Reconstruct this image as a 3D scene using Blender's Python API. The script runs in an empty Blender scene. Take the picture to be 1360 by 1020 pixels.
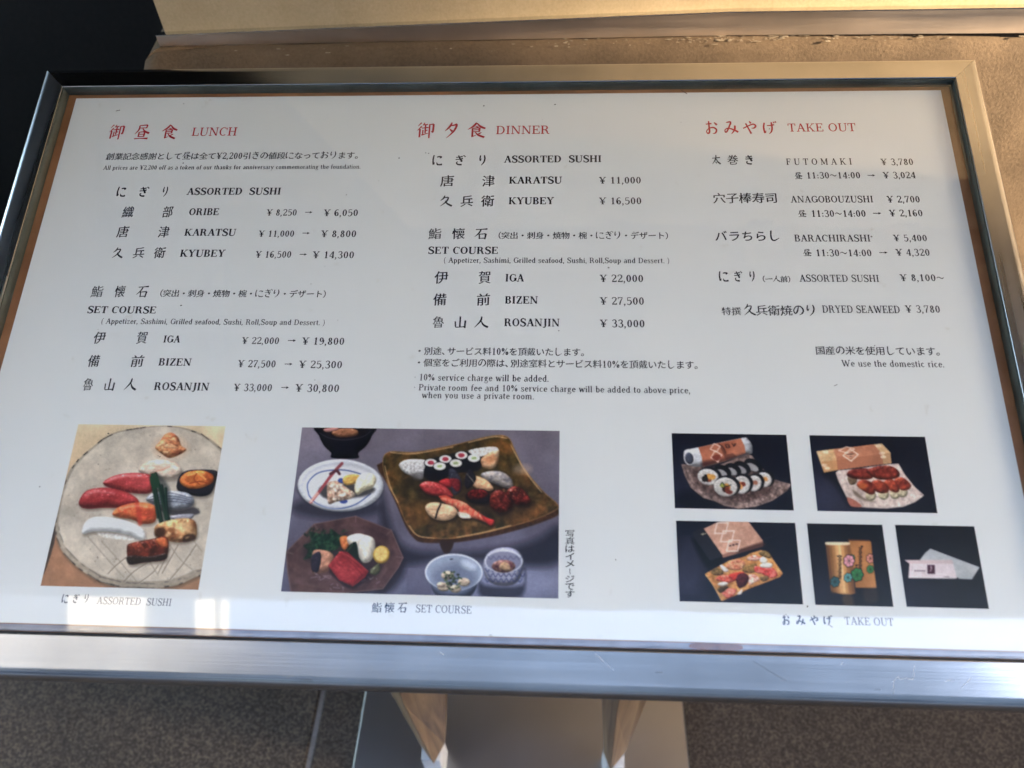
import bpy, bmesh, math, random
import numpy as np
from mathutils import Vector, Matrix, geometry

# ------------------------------------------------------------------ camera, world, sun, exposure
S = bpy.context.scene
COL = S.collection
THETA = math.radians(21.2)          # the menu board leans back like a lectern
Z0 = 1.033                          # height of the sheet's top edge
cam = bpy.data.cameras.new('camera')
cam.sensor_fit = 'HORIZONTAL'; cam.sensor_width = 36.0
cam.lens = 36.0 * 1036.78 / 1360.0
cam.clip_start = 0.02; cam.clip_end = 900
cam.dof.use_dof = True; cam.dof.focus_distance = 0.74
cam.dof.aperture_fstop = (cam.lens / 1000) / 0.0060
camo = bpy.data.objects.new('camera', cam); COL.objects.link(camo)
camo.matrix_world = Matrix(((0.9984783, -0.0105748, 0.0541223, 0.0598658),
                            (0.0439720, 0.7449543, -0.6656647, -0.7126016),
                            (-0.0332794, 0.6670317, 0.7442857, 1.4086979),
                            (0, 0, 0, 1)))
S.camera = camo
SUN_EL, SUN_AZ = math.radians(18), math.radians(74.5)      # azimuth measured from -Y towards +X
sdir = Vector((math.sin(SUN_AZ) * math.cos(SUN_EL), -math.cos(SUN_AZ) * math.cos(SUN_EL), math.sin(SUN_EL)))
W = bpy.data.worlds.new('World'); S.world = W; W.use_nodes = True
nt = W.node_tree; bg = nt.nodes['Background']
sky = nt.nodes.new('ShaderNodeTexSky'); sky.sky_type = 'NISHITA'; sky.sun_disc = False
sky.sun_elevation = SUN_EL
sky.sun_rotation = math.atan2(sdir.x, sdir.y)
sky.dust_density = 2.0; sky.air_density = 1.0
nt.links.new(sky.outputs[0], bg.inputs[0]); bg.inputs[1].default_value = 0.15
sun = bpy.data.lights.new('sun', 'SUN'); sun.energy = 1.6; sun.angle = math.radians(0.7); sun.color = (1.0, 0.80, 0.55)
suno = bpy.data.objects.new('sun', sun); COL.objects.link(suno)
suno.rotation_euler = sdir.to_track_quat('Z', 'Y').to_euler(); suno.location = (3, -1, 5)
S.view_settings.view_transform = 'Standard'; S.view_settings.look = 'None'
S.view_settings.exposure = 4.2; S.view_settings.gamma = 1.0
S.cycles.max_bounces = 8; S.cycles.transparent_max_bounces = 12
S.cycles.use_denoising = True

# ------------------------------------------------------------------ helpers
def lin(c):
    return tuple((v / 12.92 if v <= .04045 else ((v + .055) / 1.055) ** 2.4) for v in c)

def link(name, me, parent=None, mat=None, label=None, kind=None):
    o = bpy.data.objects.new(name, me); COL.objects.link(o)
    if parent: o.parent = parent
    if mat and me is not None:
        for m in (mat if isinstance(mat, (list, tuple)) else [mat]): me.materials.append(m)
    if label: o['label'] = label
    if kind: o['kind'] = kind
    return o

def thing(name, label, cat, loc=(0, 0, 0), group=None):
    o = bpy.data.objects.new(name, None); COL.objects.link(o); o.location = loc
    o.empty_display_size = .05
    o['label'] = label; o['category'] = cat
    if group: o['group'] = group
    return o

def tag(o, label, cat, group=None):
    o['label'] = label; o['category'] = cat
    if group: o['group'] = group

def from_bm(bm, name):
    bmesh.ops.recalc_face_normals(bm, faces=bm.faces)
    me = bpy.data.meshes.new(name); bm.to_mesh(me); bm.free(); return me

def box_bm(x0, x1, y0, y1, z0, z1, bev=0, seg=2, bm=None):
    own = bm is None
    b = bmesh.new()
    bmesh.ops.create_cube(b, size=1)
    for v in b.verts:
        v.co = Vector((x0 + (v.co.x + .5) * (x1 - x0), y0 + (v.co.y + .5) * (y1 - y0), z0 + (v.co.z + .5) * (z1 - z0)))
    if bev: bmesh.ops.bevel(b, geom=b.edges[:], offset=bev, segments=seg, affect='EDGES', profile=.6)
    if own: return b
    tmp = bpy.data.meshes.new('t'); b.to_mesh(tmp); b.free(); bm.from_mesh(tmp); bpy.data.meshes.remove(tmp)
    return bm

def mat(name, base=(.5, .5, .5), rough=.5, metal=0.0, spec=.5):
    m = bpy.data.materials.new(name); m.use_nodes = True
    n = m.node_tree.nodes; p = n['Principled BSDF']
    p.inputs['Base Color'].default_value = (*base, 1); p.inputs['Roughness'].default_value = rough
    p.inputs['Metallic'].default_value = metal; p.inputs['Specular IOR Level'].default_value = spec
    return m, n, m.node_tree.links, p

def coords(n, l, scale=(1, 1, 1), rot=(0, 0, 0), kind='Object'):
    t = n.new('ShaderNodeTexCoord'); mp = n.new('ShaderNodeMapping')
    mp.inputs['Scale'].default_value = scale; mp.inputs['Rotation'].default_value = rot
    l.new(t.outputs[kind], mp.inputs[0]); return mp.outputs[0]

def noise(n, l, vec, scale, detail=4, rough=.55, dist=0):
    t = n.new('ShaderNodeTexNoise'); t.inputs['Scale'].default_value = scale
    t.inputs['Detail'].default_value = detail; t.inputs['Roughness'].default_value = rough
    t.inputs['Distortion'].default_value = dist
    l.new(vec, t.inputs['Vector']); return t.outputs['Fac']

def ramp(n, l, fac, stops):
    r = n.new('ShaderNodeValToRGB'); e = r.color_ramp.elements
    e[0].position, e[0].color = stops[0][0], (*stops[0][1], 1)
    e[1].position, e[1].color = stops[-1][0], (*stops[-1][1], 1)
    for pos, c in stops[1:-1]:
        q = e.new(pos); q.color = (*c, 1)
    l.new(fac, r.inputs[0]); return r.outputs[0]

def mix(n, l, fac, a, b, mode='MIX'):
    m = n.new('ShaderNodeMix'); m.data_type = 'RGBA'; m.blend_type = mode
    for sock, v in ((m.inputs[0], fac), (m.inputs[6], a), (m.inputs[7], b)):
        if hasattr(v, 'links'): l.new(v, sock)
        elif isinstance(v, (int, float)): sock.default_value = v
        else: sock.default_value = (*v, 1)
    return m.outputs[2]

def bump(n, l, p, h, strength=.3, dist=.001):
    b = n.new('ShaderNodeBump'); b.inputs['Strength'].default_value = strength; b.inputs['Distance'].default_value = dist
    l.new(h, b.inputs['Height']); l.new(b.outputs[0], p.inputs['Normal']); return b

# ------------------------------------------------------------------ materials
def steel_mat(name, axis, tint=(.50, .495, .50), rough=.17, seed=0.0):
    m, n, l, p = mat(name, tint, rough, 1.0)
    sc = [900, 900, 900]; sc[axis] = 6
    v = coords(n, l, tuple(sc)); f = noise(n, l, v, 1.0, 3)
    sc2 = [60, 60, 60]; sc2[axis] = 2.2
    v2 = coords(n, l, tuple(sc2)); f2 = noise(n, l, v2, 1.0, 3)
    v3 = coords(n, l, (7, 7, 7)); f3 = noise(n, l, v3, 1.0, 5)
    r1 = ramp(n, l, f2, [(.3, (rough * .8,) * 3), (.7, (rough * 1.35,) * 3)])
    l.new(r1, p.inputs['Roughness'])
    c = ramp(n, l, f3, [(.3, tuple(t * .70 for t in tint)), (.62, tint)])
    l.new(c, p.inputs['Base Color'])
    bump(n, l, p, f, .22, .00012)
    return m
M = {}
M['steel_x'] = steel_mat('brushed_steel_across', 0)
M['steel_y'] = steel_mat('brushed_steel_upward', 1, rough=.27)
M['steel_trim'] = steel_mat('coping_tinted_steel', 0, (.74, .58, .44), .42)  # brown tint stands for the coping reflected in the strip
m, n, l, p = mat('lip_steel', (.72, .72, .70), .12, 1.0); M['lip'] = m
# the inner rebate of the frame: dull green-grey painted metal with grime
m, n, l, p = mat('rebate_metal', (.10, .115, .10), .38, 0.0)
f = noise(n, l, coords(n, l, (30, 30, 30)), 1, 5)
l.new(ramp(n, l, f, [(.3, (.035, .042, .036)), (.7, (.075, .085, .075))]), p.inputs['Base Color']); M['rebate'] = m
# backing board
m, n, l, p = mat('backing_wood', (.25, .12, .06), .55)
f = noise(n, l, coords(n, l, (12, 12, 4)), 1, 6, .6, .4)
l.new(ramp(n, l, f, [(.3, (.20, .082, .036)), (.55, (.31, .135, .062)), (.75, (.40, .19, .09))]), p.inputs['Base Color'])
M['wood_back'] = m
# leg wood
m, n, l, p = mat('leg_wood', (.4, .25, .12), .6)
f = noise(n, l, coords(n, l, (60, 60, 3)), 1, 6, .6, .8)
l.new(ramp(n, l, f, [(.3, (.07, .041, .021)), (.5, (.16, .10, .053)), (.72, (.24, .165, .095))]), p.inputs['Base Color'])
bump(n, l, p, f, .3, .001); M['wood_leg'] = m
# sheet: matt laminated white with faint soiling
m, n, l, p = mat('white_sheet', (.80, .80, .80), .35, 0, .3)
f = noise(n, l, coords(n, l, (4, 4, 4)), 1, 6)
f2 = noise(n, l, coords(n, l, (55, 55, 55)), 1, 4)
c1 = ramp(n, l, f, [(.3, (.78, .795, .815)), (.7, (.81, .82, .835))])
c2 = ramp(n, l, f2, [(.24, (.90, .88, .85)), (.33, (1, 1, 1))])
l.new(mix(n, l, 1.0, c1, c2, 'MULTIPLY'), p.inputs['Base Color'])
f4 = noise(n, l, coords(n, l, (9, 9, 9)), 1, 2); bump(n, l, p, f4, .25, .002); M['sheet'] = m
def ink(name, c, r=.6):
    m, n, l, p = mat(name, c, r, 0, .2)
    f = noise(n, l, coords(n, l, (400, 400, 400)), 1, 2)
    l.new(ramp(n, l, f, [(.3, c), (.7, tuple(v * 1.5 + .012 for v in c))]), p.inputs['Base Color']); return m
M['ink_k'] = ink('black_ink', (.008, .007, .014))
M['ink_r'] = ink('red_ink', (.36, .008, .02))
M['ink_c'] = ink('slate_ink', (.012, .022, .055))
# printed photographs: pigment stored per vertex, a faint screen grain on top
m, n, l, p = mat('photo_print', (.5, .5, .5), .3, 0, .35)
a = n.new('ShaderNodeVertexColor'); a.layer_name = 'pigment'
f = noise(n, l, coords(n, l, (900, 900, 900)), 1, 2)
g = ramp(n, l, f, [(.3, (.94, .94, .94)), (.7, (1.04, 1.04, 1.04))])
l.new(mix(n, l, 1.0, a.outputs[0], g, 'MULTIPLY'), p.inputs['Base Color']); M['photo'] = m
# glass pane: clear with Fresnel reflection on both faces and slight smears
m = bpy.data.materials.new('clear_glass'); m.use_nodes = True; n = m.node_tree.nodes; l = m.node_tree.links
n.remove(n['Principled BSDF'])
tr = n.new('ShaderNodeBsdfTransparent'); tr.inputs[0].default_value = (.985, .992, .985, 1)
gl = n.new('ShaderNodeBsdfGlossy'); gl.inputs['Roughness'].default_value = .012
fr = n.new('ShaderNodeFresnel'); geo_ = n.new('ShaderNodeNewGeometry')
mr = n.new('ShaderNodeMapRange'); mr.inputs['To Min'].default_value = 1.5; mr.inputs['To Max'].default_value = 1 / 1.5   # same index seen from either side
l.new(geo_.outputs['Backfacing'], mr.inputs['Value']); l.new(mr.outputs[0], fr.inputs[0])
mx = n.new('ShaderNodeMixShader'); l.new(fr.outputs[0], mx.inputs[0]); l.new(tr.outputs[0], mx.inputs[1]); l.new(gl.outputs[0], mx.inputs[2])
v = coords(n, l, (3, 9, 3)); f = noise(n, l, v, 1, 3)
b = n.new('ShaderNodeBump'); b.inputs['Strength'].default_value = .35; b.inputs['Distance'].default_value = .0006
l.new(f, b.inputs['Height']); l.new(b.outputs[0], gl.inputs['Normal'])
f2 = noise(n, l, coords(n, l, (22, 60, 22), (0, 0, .5)), 1, 6, .7)
l.new(ramp(n, l, f2, [(.45, (.012,) * 3), (.8, (.10,) * 3)]), gl.inputs['Roughness'])
l.new(mx.outputs[0], n['Material Output'].inputs[0]); M['glass'] = m
# sand-textured warm plaster
def plaster(name, dark, light, sc=160, bs=.5, bd=.0008):
    m, n, l, p = mat(name, light, .9, 0, .2)
    v = coords(n, l)
    f = noise(n, l, v, sc, 6, .65); f2 = noise(n, l, v, 9, 6, .6)
    c = mix(n, l, .5, ramp(n, l, f, [(.25, dark), (.7, light)]), ramp(n, l, f2, [(.3, dark), (.65, light)]))
    l.new(c, p.inputs['Base Color']); bump(n, l, p, f, bs, bd); return m
M['plaster'] = plaster('warm_sand_plaster', (.46, .33, .18), (.66, .50, .30), 300)
M['render'] = plaster('rough_brown_render', (.075, .051, .032), (.20, .138, .086), 300, .7, .0011)
M['chalk'] = plaster('chalky_scrape', (.20, .15, .10), (.40, .33, .24), 300, .8)
# ground
def stone(name, stops, sc, bs=.6, rough=.85):
    m, n, l, p = mat(name, stops[1][1], rough, 0, .3)
    v = coords(n, l)
    vo = n.new('ShaderNodeTexVoronoi'); vo.inputs['Scale'].default_value = sc; l.new(v, vo.inputs['Vector'])
    f = noise(n, l, v, sc * .9, 6, .7); f2 = noise(n, l, v, 3.5, 6)
    sp = n.new('ShaderNodeSeparateColor'); l.new(vo.outputs['Color'], sp.inputs[0])
    c = mix(n, l, .45, ramp(n, l, sp.outputs[0], stops), ramp(n, l, f, stops))
    c2 = ramp(n, l, f2, [(.3, (.72, .70, .68)), (.7, (1.1, 1.05, 1.0))])
    l.new(mix(n, l, 1.0, c, c2, 'MULTIPLY'), p.inputs['Base Color'])
    bump(n, l, p, f, bs, .004); return m
M['slab'] = stone('dark_aggregate_slab', [(.2, (.014, .011, .009)), (.5, (.044, .035, .028)), (.85, (.15, .12, .094))], 360)
M['slab_warm'] = stone('brown_aggregate_slab', [(.2, (.016, .012, .010)), (.5, (.042, .033, .027)), (.85, (.12, .097, .078))], 360)
M['joint'] = plaster('pale_mortar', (.10, .095, .09), (.24, .235, .23), 120)
M['shade_black_stone'] = stone('shade_black_granite', [(.2, (.003, .0028, .003)), (.5, (.005, .0045, .0045)), (.85, (.012, .010, .0095))], 220, .2, .5)  # near-black values put the deep shade of the entrance into the stone
m, n, l, p = mat('polished_base_plate', (.50, .50, .52), .2, 1.0)
f = noise(n, l, coords(n, l, (8, 8, 8)), 1, 5)
l.new(ramp(n, l, f, [(.2, (.34, .36, .40)), (.8, (.40, .42, .46))]), p.inputs['Base Color'])
l.new(ramp(n, l, f, [(.2, (.30,) * 3), (.8, (.36,) * 3)]), p.inputs['Roughness']); M['plate'] = m
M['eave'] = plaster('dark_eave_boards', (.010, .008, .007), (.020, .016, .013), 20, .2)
M['facade_white'] = plaster('pale_facade', (.38, .38, .375), (.48, .475, .46), 3, .1)
M['facade_grey'] = plaster('blue_grey_facade', (.10, .107, .125), (.19, .20, .225), 3, .1)
M['facade_beige'] = plaster('beige_facade', (.30, .26, .21), (.42, .37, .30), 3, .1)
m, n, l, p = mat('window_glass', (.03, .04, .06), .08, 0, .8); M['win'] = m
M['rubber'] = ink('dark_gasket', (.012, .012, .013))
M['speck'] = ink('dark_speck', (.05, .045, .04))
m, n, l, p = mat('painted_post', (.55, .56, .58), .4); f = noise(n, l, coords(n, l, (20, 20, 20)), 1, 4); l.new(ramp(n, l, f, [(.3, (.42, .43, .45)), (.7, (.62, .63, .65))]), p.inputs['Base Color']); M['post'] = m
m, n, l, p = mat('sky_tinted_laminate', (.20, .19, .235), .16, 0, .9); f = noise(n, l, coords(n, l, (14, 3, 3)), 1, 4); l.new(ramp(n, l, f, [(.3, (.13, .115, .15)), (.7, (.34, .34, .42))]), p.inputs['Base Color']); M['laminate'] = m  # violet-grey has the sky reflection over the wood margin painted in
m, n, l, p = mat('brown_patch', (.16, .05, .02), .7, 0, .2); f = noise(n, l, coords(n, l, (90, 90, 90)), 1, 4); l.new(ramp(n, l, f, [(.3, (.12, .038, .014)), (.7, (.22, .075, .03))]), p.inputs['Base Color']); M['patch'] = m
# ------------------------------------------------------------------ lettering
# brush strokes (x, y, width) in a 100-unit cell, y up
BR = {
'夕': [[(50,94,5),(38,70,9),(10,42,2)],[(40,75,6),(62,77,6),(80,80,9),(64,42,8),(20,0,2)],[(36,56,3),(54,40,10)]],
'食': [[(50,97,7),(32,72,8),(3,50,2)],[(52,94,4),(72,70,9),(98,57,8)],[(44,70,4),(60,68,6)],[(28,58,6),(29,8,7),(27,2,5),(50,12,2)],
      [(28,58,4),(66,62,6)],[(67,62,8),(65,34,6)],[(30,47,4),(65,50,4)],[(30,35,4),(66,37,4)],[(78,30,3),(62,20,7)],[(44,32,3),(62,12,8),(94,-3,9)]],
'昼': [[(26,92,4),(76,96,6)],[(76,96,8),(73,72,5)],[(27,74,4),(74,76,4)],[(26,92,6),(24,62,7),(3,32,2)],[(48,72,3),(66,52,8),(98,38,10)],
      [(30,47,6),(30,13,7)],[(30,46,4),(67,49,5)],[(67,49,8),(66,13,7)],[(31,31,4),(66,32,4)],[(31,15,4),(66,17,4)],[(6,0,5),(48,3,4),(95,2,9)]],
'御': [[(24,97,6),(5,73,2)],[(26,72,7),(3,44,2)],[(17,54,7),(17,-2,7)],[(42,96,5),(31,76,2)],[(33,82,4),(60,85,5)],[(28,60,4),(64,64,6)],
      [(47,82,6),(47,26,6)],[(48,44,4),(60,46,5)],[(34,48,5),(34,20,5)],[(27,13,6),(64,26,3)],[(68,84,4),(92,87,6)],[(92,87,8),(90,34,7),(80,40,2)],[(70,86,6),(70,-8,6)]],
'お': [[(10,74,4),(52,78,6)],[(32,96,6),(33,50,7),(33,18,7),(22,8,6),(12,22,4),(30,42,4),(62,50,6),(84,34,7),(76,12,6),(56,6,2)],[(70,86,4),(90,68,9)]],
'み': [[(18,84,4),(48,87,7),(38,56,6),(20,20,6),(8,14,5),(8,32,4),(30,42,5),(62,32,6),(96,14,8)],[(76,62,7),(72,30,7),(48,0,2)]],
'や': [[(4,44,5),(40,62,5),(76,76,6),(93,62,7),(80,46,6),(62,46,2)],[(50,98,4),(61,82,8)],[(24,82,6),(38,50,6),(58,2,7)]],
'げ': [[(16,90,6),(9,50,7),(15,6,7),(24,26,2)],[(34,66,4),(62,68,5),(86,73,6)],[(66,94,6),(69,50,7),(62,18,6),(44,-2,2)],[(80,98,3),(87,86,7)],[(93,102,3),(100,90,7)]],
'に': [[(14,90,5),(7,50,6),(13,6,6),(23,26,2)],[(42,72,4),(62,76,5),(84,72,6),(70,62,2)],[(42,26,2),(50,8,6),(70,4,5),(94,8,7)]],
'ぎ': [[(18,78,4),(48,80,4),(74,88,6)],[(14,56,4),(48,58,4),(78,66,6)],[(38,98,5),(52,66,6),(68,38,7),(56,38,2)],[(34,34,3),(24,20,5),(38,4,6),(70,2,7)],[(82,100,3),(88,90,6)],[(92,92,3),(98,82,6)]],
'り': [[(28,92,5),(22,62,6),(26,42,5),(38,62,2)],[(68,94,5),(76,62,7),(66,26,6),(38,-4,2)]],
'き': [[(18,78,4),(48,80,4),(78,88,6)],[(14,56,4),(48,58,4),(82,66,6)],[(40,98,5),(56,66,6),(74,38,7),(60,38,2)],[(34,34,3),(24,20,5),(38,4,6),(72,2,7)]],
'人': [[(52,94,6),(44,56,8),(4,2,2)],[(48,58,3),(66,24,9),(98,4,10)]],
'久': [[(40,98,5),(30,72,8),(8,50,2)],[(34,76,5),(66,80,7),(52,40,8),(8,-2,2)],[(44,50,3),(62,22,9),(98,0,10)]],
'山': [[(50,96,7),(50,12,7)],[(16,56,6),(20,12,6)],[(20,8,5),(52,10,4),(84,14,6)],[(86,64,8),(84,2,7)]],
'石': [[(10,86,5),(50,89,4),(94,92,8)],[(48,86,6),(32,54,7),(3,24,2)],[(36,48,6),(38,4,6)],[(38,46,4),(84,50,6)],[(85,50,9),(78,2,6)],[(40,10,4),(78,12,5)]],
'太': [[(6,64,5),(48,67,4),(94,72,8)],[(50,98,6),(44,56,8),(4,2,2)],[(48,62,3),(68,26,9),(98,4,10)],[(40,26,3),(54,12,8)]],
'し': [[(30,92,6),(26,50,6),(30,14,7),(50,2,6),(88,24,2)]],
'の': [[(52,78,4),(40,34,7),(22,16,6),(12,44,5),(34,78,5),(68,78,6),(88,48,7),(78,18,6),(54,2,2)]],
}
def catmull(P, n=6):
    if len(P) == 2: return [tuple(P[0][k] + (P[1][k] - P[0][k]) * t / 3 for k in range(len(P[0]))) for t in range(4)]
    Q = [P[0]] + list(P) + [P[-1]]; out = []
    for i in range(1, len(Q) - 2):
        for s in range(n):
            t = s / n
            out.append(tuple(.5 * (2 * b + (c - a) * t + (2 * a - 5 * b + 4 * c - d) * t * t + (3 * b - a - 3 * c + d) * t ** 3)
                             for a, b, c, d in zip(Q[i - 1], Q[i], Q[i + 1], Q[i + 2])))
    out.append(tuple(P[-1])); return out
def stroke_polys(P, n=5, k=1.0):
    C = catmull(P, n); L = []; R_ = []
    for i, c in enumerate(C):
        a = C[max(0, i - 1)]; b = C[min(len(C) - 1, i + 1)]
        dx, dy = b[0] - a[0], b[1] - a[1]; d = math.hypot(dx, dy) or 1
        w = max(.6, c[2] * k) * .5
        L.append((c[0] - dy / d * w, c[1] + dx / d * w)); R_.append((c[0] + dy / d * w, c[1] - dx / d * w))
    return [[L[i], L[i + 1], R_[i + 1], R_[i]] for i in range(len(C) - 1)]
# Latin roman letters with thick and thin strokes; capital height 70
# v x y0 y1 = stem, q = thin stem, D/d = thick/thin diagonal, t = thin bar (x0 x1 ybottom), a = arc, p = stroke
LT = {
'A': (68, "d 12 0 34 70;D 34 70 57 0;t 20 48 24;t 2 22 0;t 45 68 0"), 'B': (60, "v 15 0 70;t 4 34 0;t 4 34 66;t 15 34 34;a 33 53 18 17.5 -90 90;a 34 18 21 18.5 -90 90"),
'C': (64, "a 35 35 30 36 50 310;q 57 48 68"), 'D': (68, "v 15 0 70;t 4 32 0;t 4 32 66;a 32 35 31 35 -90 90"),
'E': (60, "v 15 0 70;t 4 54 0;t 4 52 66;t 15 38 34;q 53 0 19;q 50 53 70;q 38 26 46"), 'F': (56, "v 15 0 70;t 4 28 0;t 4 50 66;t 15 38 34;q 49 51 70;q 38 26 46"),
'G': (70, "a 36 35 31 36 50 360;v 61 6 30;t 46 70 29;q 58 48 68"), 'H': (72, "v 16 0 70;v 56 0 70;t 16 56 34;t 4 28 0;t 44 68 0;t 4 28 66;t 44 68 66"),
'I': (36, "v 18 0 70;t 6 30 0;t 6 30 66"), 'J': (40, "v 24 4 70;t 12 36 66;p 24 12 10 20 -6 8 10 -10 4 4 -4 8"),
'K': (70, "v 16 0 70;t 4 28 0;t 4 28 66;d 18 26 54 68;D 30 40 56 0;t 44 69 0;t 42 66 66"), 'L': (56, "v 15 0 70;t 4 52 0;t 4 28 66;q 51 0 22"),
'M': (84, "q 14 0 68;D 14 70 41 6;d 41 6 68 70;v 70 0 70;t 4 24 0;t 58 82 0;t 4 20 66;t 66 82 66"), 'N': (74, "q 14 0 68;D 14 70 58 2;q 60 0 70;t 4 25 0;t 4 20 66;t 50 70 66"),
'O': (70, "a 35 35 31 36 0 360"), 'P': (58, "v 15 0 70;t 4 27 0;t 4 34 66;t 15 34 30;a 33 51 21 19 -90 90"),
'R': (68, "v 15 0 70;t 4 27 0;t 4 34 66;t 15 34 33;a 33 52 20 18 -90 90;p 34 35 10 46 24 11 50 6 9 64 1 4"),
'S': (56, "p 46 56 5 38 67 6 24 69 7 11 58 10 14 45 11 30 36 12 45 26 12 47 12 10 34 1 7 18 2 6 8 14 5;q 47 50 70;q 8 0 20"),
'T': (62, "v 31 0 70;t 19 43 0;t 5 57 66;q 6 50 70;q 56 50 70"), 'U': (70, "v 16 20 70;q 57 20 70;p 16 22 12 18 8 10 34 1 6 50 6 5 57 22 4.5;t 4 28 66;t 47 67 66"),
'W': (96, "D 12 70 32 0;d 32 0 48 62;D 46 66 66 0;d 66 0 86 70;t 2 24 66;t 76 96 66"), 'Y': (66, "D 12 70 33 32;d 33 32 54 70;v 33 0 34;t 21 45 0;t 2 25 66;t 44 65 66"),
'Z': (58, "t 8 52 0;t 8 50 66;D 44 68 12 2;q 51 0 20;q 9 50 70"), 'X': (66, "D 12 70 54 0;d 12 0 54 70"), 'V': (66, "D 12 70 33 0;d 33 0 56 70"),
'a': (46, "v 35 2 34;p 12 36 5 20 46 6 30 45 7 35 34 9;p 35 26 4 18 24 6 8 14 9 14 2 7 26 3 4 35 12 3;t 35 43 0"),
'b': (50, "v 14 0 70;t 5 14 66;a 27 23 20 24 -140 140"), 'c': (44, "a 25 23 20 24 45 315"), 'd': (52, "v 38 0 70;t 29 38 66;t 38 48 0;a 25 23 20 24 40 320"),
'e': (46, "a 25 23 20 24 0 320;t 8 43 23"), 'f': (32, "v 15 0 54;p 15 50 10 18 66 7 27 70 5 32 64 6;t 4 28 42;t 6 26 0"),
'g': (46, "a 21 30 16 17 0 360;p 32 42 3 42 47 5;p 12 16 5 10 8 6 24 4 8 40 -2 7 36 -16 5 20 -20 5 6 -14 5 10 -4 4 18 2 3"),
'h': (54, "v 14 0 70;t 5 14 66;t 6 23 0;p 16 32 3 24 44 5 36 45 8 40 32 9.5;v 40 0 34;t 32 49 0"), 'i': (26, "v 13 0 45;t 4 13 42;t 5 22 0;o 13 62 6"),
'k': (52, "v 14 0 70;t 5 14 66;t 6 23 0;d 18 16 38 44;D 24 26 42 0;t 34 51 0;t 30 48 42"), 'l': (26, "v 13 0 70;t 4 13 66;t 5 22 0"),
'm': (80, "v 14 0 45;t 4 14 42;t 6 22 0;p 16 32 3 24 44 5 34 45 8 38 32 9.5;v 38 0 34;t 30 46 0;p 41 32 3 49 44 5 60 45 8 64 32 9.5;v 64 0 34;t 56 74 0"),
'n': (54, "v 14 0 45;t 4 14 42;t 6 23 0;p 16 32 3 24 44 5 36 45 8 40 32 9.5;v 40 0 34;t 32 49 0"), 'o': (48, "a 24 23 20 24 0 360"),
'p': (50, "v 14 -20 45;t 5 14 42;t 6 23 -20;a 27 23 20 24 -140 140"), 'r': (38, "v 14 0 45;t 4 14 42;t 6 24 0;p 16 30 3 24 44 5 32 44 7"),
's': (40, "p 31 36 4 22 45 5 11 42 6 9 33 8 20 25 9 31 16 9 30 5 7 18 0 6 8 8 4;q 32 33 46;q 8 0 12"), 't': (32, "v 14 8 60;t 4 28 42;p 14 10 9 18 2 6 28 6 4"),
'u': (54, "v 14 12 45;t 4 14 42;p 14 14 9 18 1 6 30 2 5 38 14 4;v 40 0 45;t 31 40 42;t 40 50 0"), 'v': (48, "D 10 45 25 0;d 25 0 40 45;t 2 19 42;t 32 48 42"),
'w': (70, "D 10 45 23 0;d 23 0 36 42;D 34 45 48 0;d 48 0 62 45;t 2 19 42;t 54 70 42"), 'y': (48, "D 10 45 26 4;d 24 0 40 45;p 26 4 4 18 -16 5 8 -18 7;t 2 19 42;t 32 48 42"),
'z': (42, "t 6 37 0;t 6 36 42;d 32 43 10 2;q 36 0 12;q 7 34 45"), 'j': (26, "v 13 -10 45"), 'q': (50, "v 38 -20 45;a 25 23 20 24 40 320"), 'x': (48, "D 10 45 40 0;d 10 0 38 45"),
'0': (48, "a 24 35 19 35 0 360"), '1': (48, "v 25 0 70;t 14 37 0;p 12 58 4 20 60 5 25 68 5"), '2': (48, "p 9 54 8 12 66 6 26 69 6 38 60 9 36 44 9 22 24 7 9 5 6;t 8 42 0;t 8 42 4;q 42 0 16"),
'3': (48, "p 9 58 7 16 68 6 30 68 7 37 54 10 30 40 7 20 37 4 32 34 7 40 20 11 34 4 8 18 1 6 8 12 7"), '4': (48, "v 33 0 70;d 31 68 6 20;t 5 44 17;t 22 43 0"),
'5': (48, "q 12 36 68;t 12 38 64;t 12 38 66;p 12 36 4 24 43 6 38 34 9 39 18 11 30 3 8 16 1 6 8 10 7"), '6': (48, "p 38 62 6 28 69 5 14 56 9 8 30 10 14 8 9;a 25 21 17 22 0 360"),
'7': (48, "t 8 42 64;t 8 42 66;q 8 52 70;p 41 66 4 30 42 8 22 18 10 20 0 11"), '8': (48, "a 24 52 15 18 0 360;a 24 18 18 19 0 360"),
'9': (48, "a 23 49 17 22 0 360;p 40 46 10 38 22 9 26 4 5 10 6 7"), '¥': (62, "D 10 70 31 34;d 31 34 52 70;v 31 0 36;t 20 42 0;t 2 24 66;t 42 61 66;t 12 50 30;t 12 50 19"),
',': (22, "o 10 4 6;d 14 2 7 -13"), '.': (22, "o 10 4 6"), ':': (24, "o 12 8 6;o 12 36 6"), '·': (22, "o 10 34 5"),
'(': (28, "p 22 74 2 11 52 6 8 28 8 12 4 6 22 -16 2"), ')': (28, "p 6 74 2 17 52 6 20 28 8 16 4 6 6 -16 2"),
'%': (78, "a 19 52 14 18 0 360;a 59 18 14 18 0 360;d 60 70 18 0"), '～': (70, "p 6 30 4 18 42 7 34 36 8 50 26 8 64 40 4"), ' ': (30, ""),
}
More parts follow.
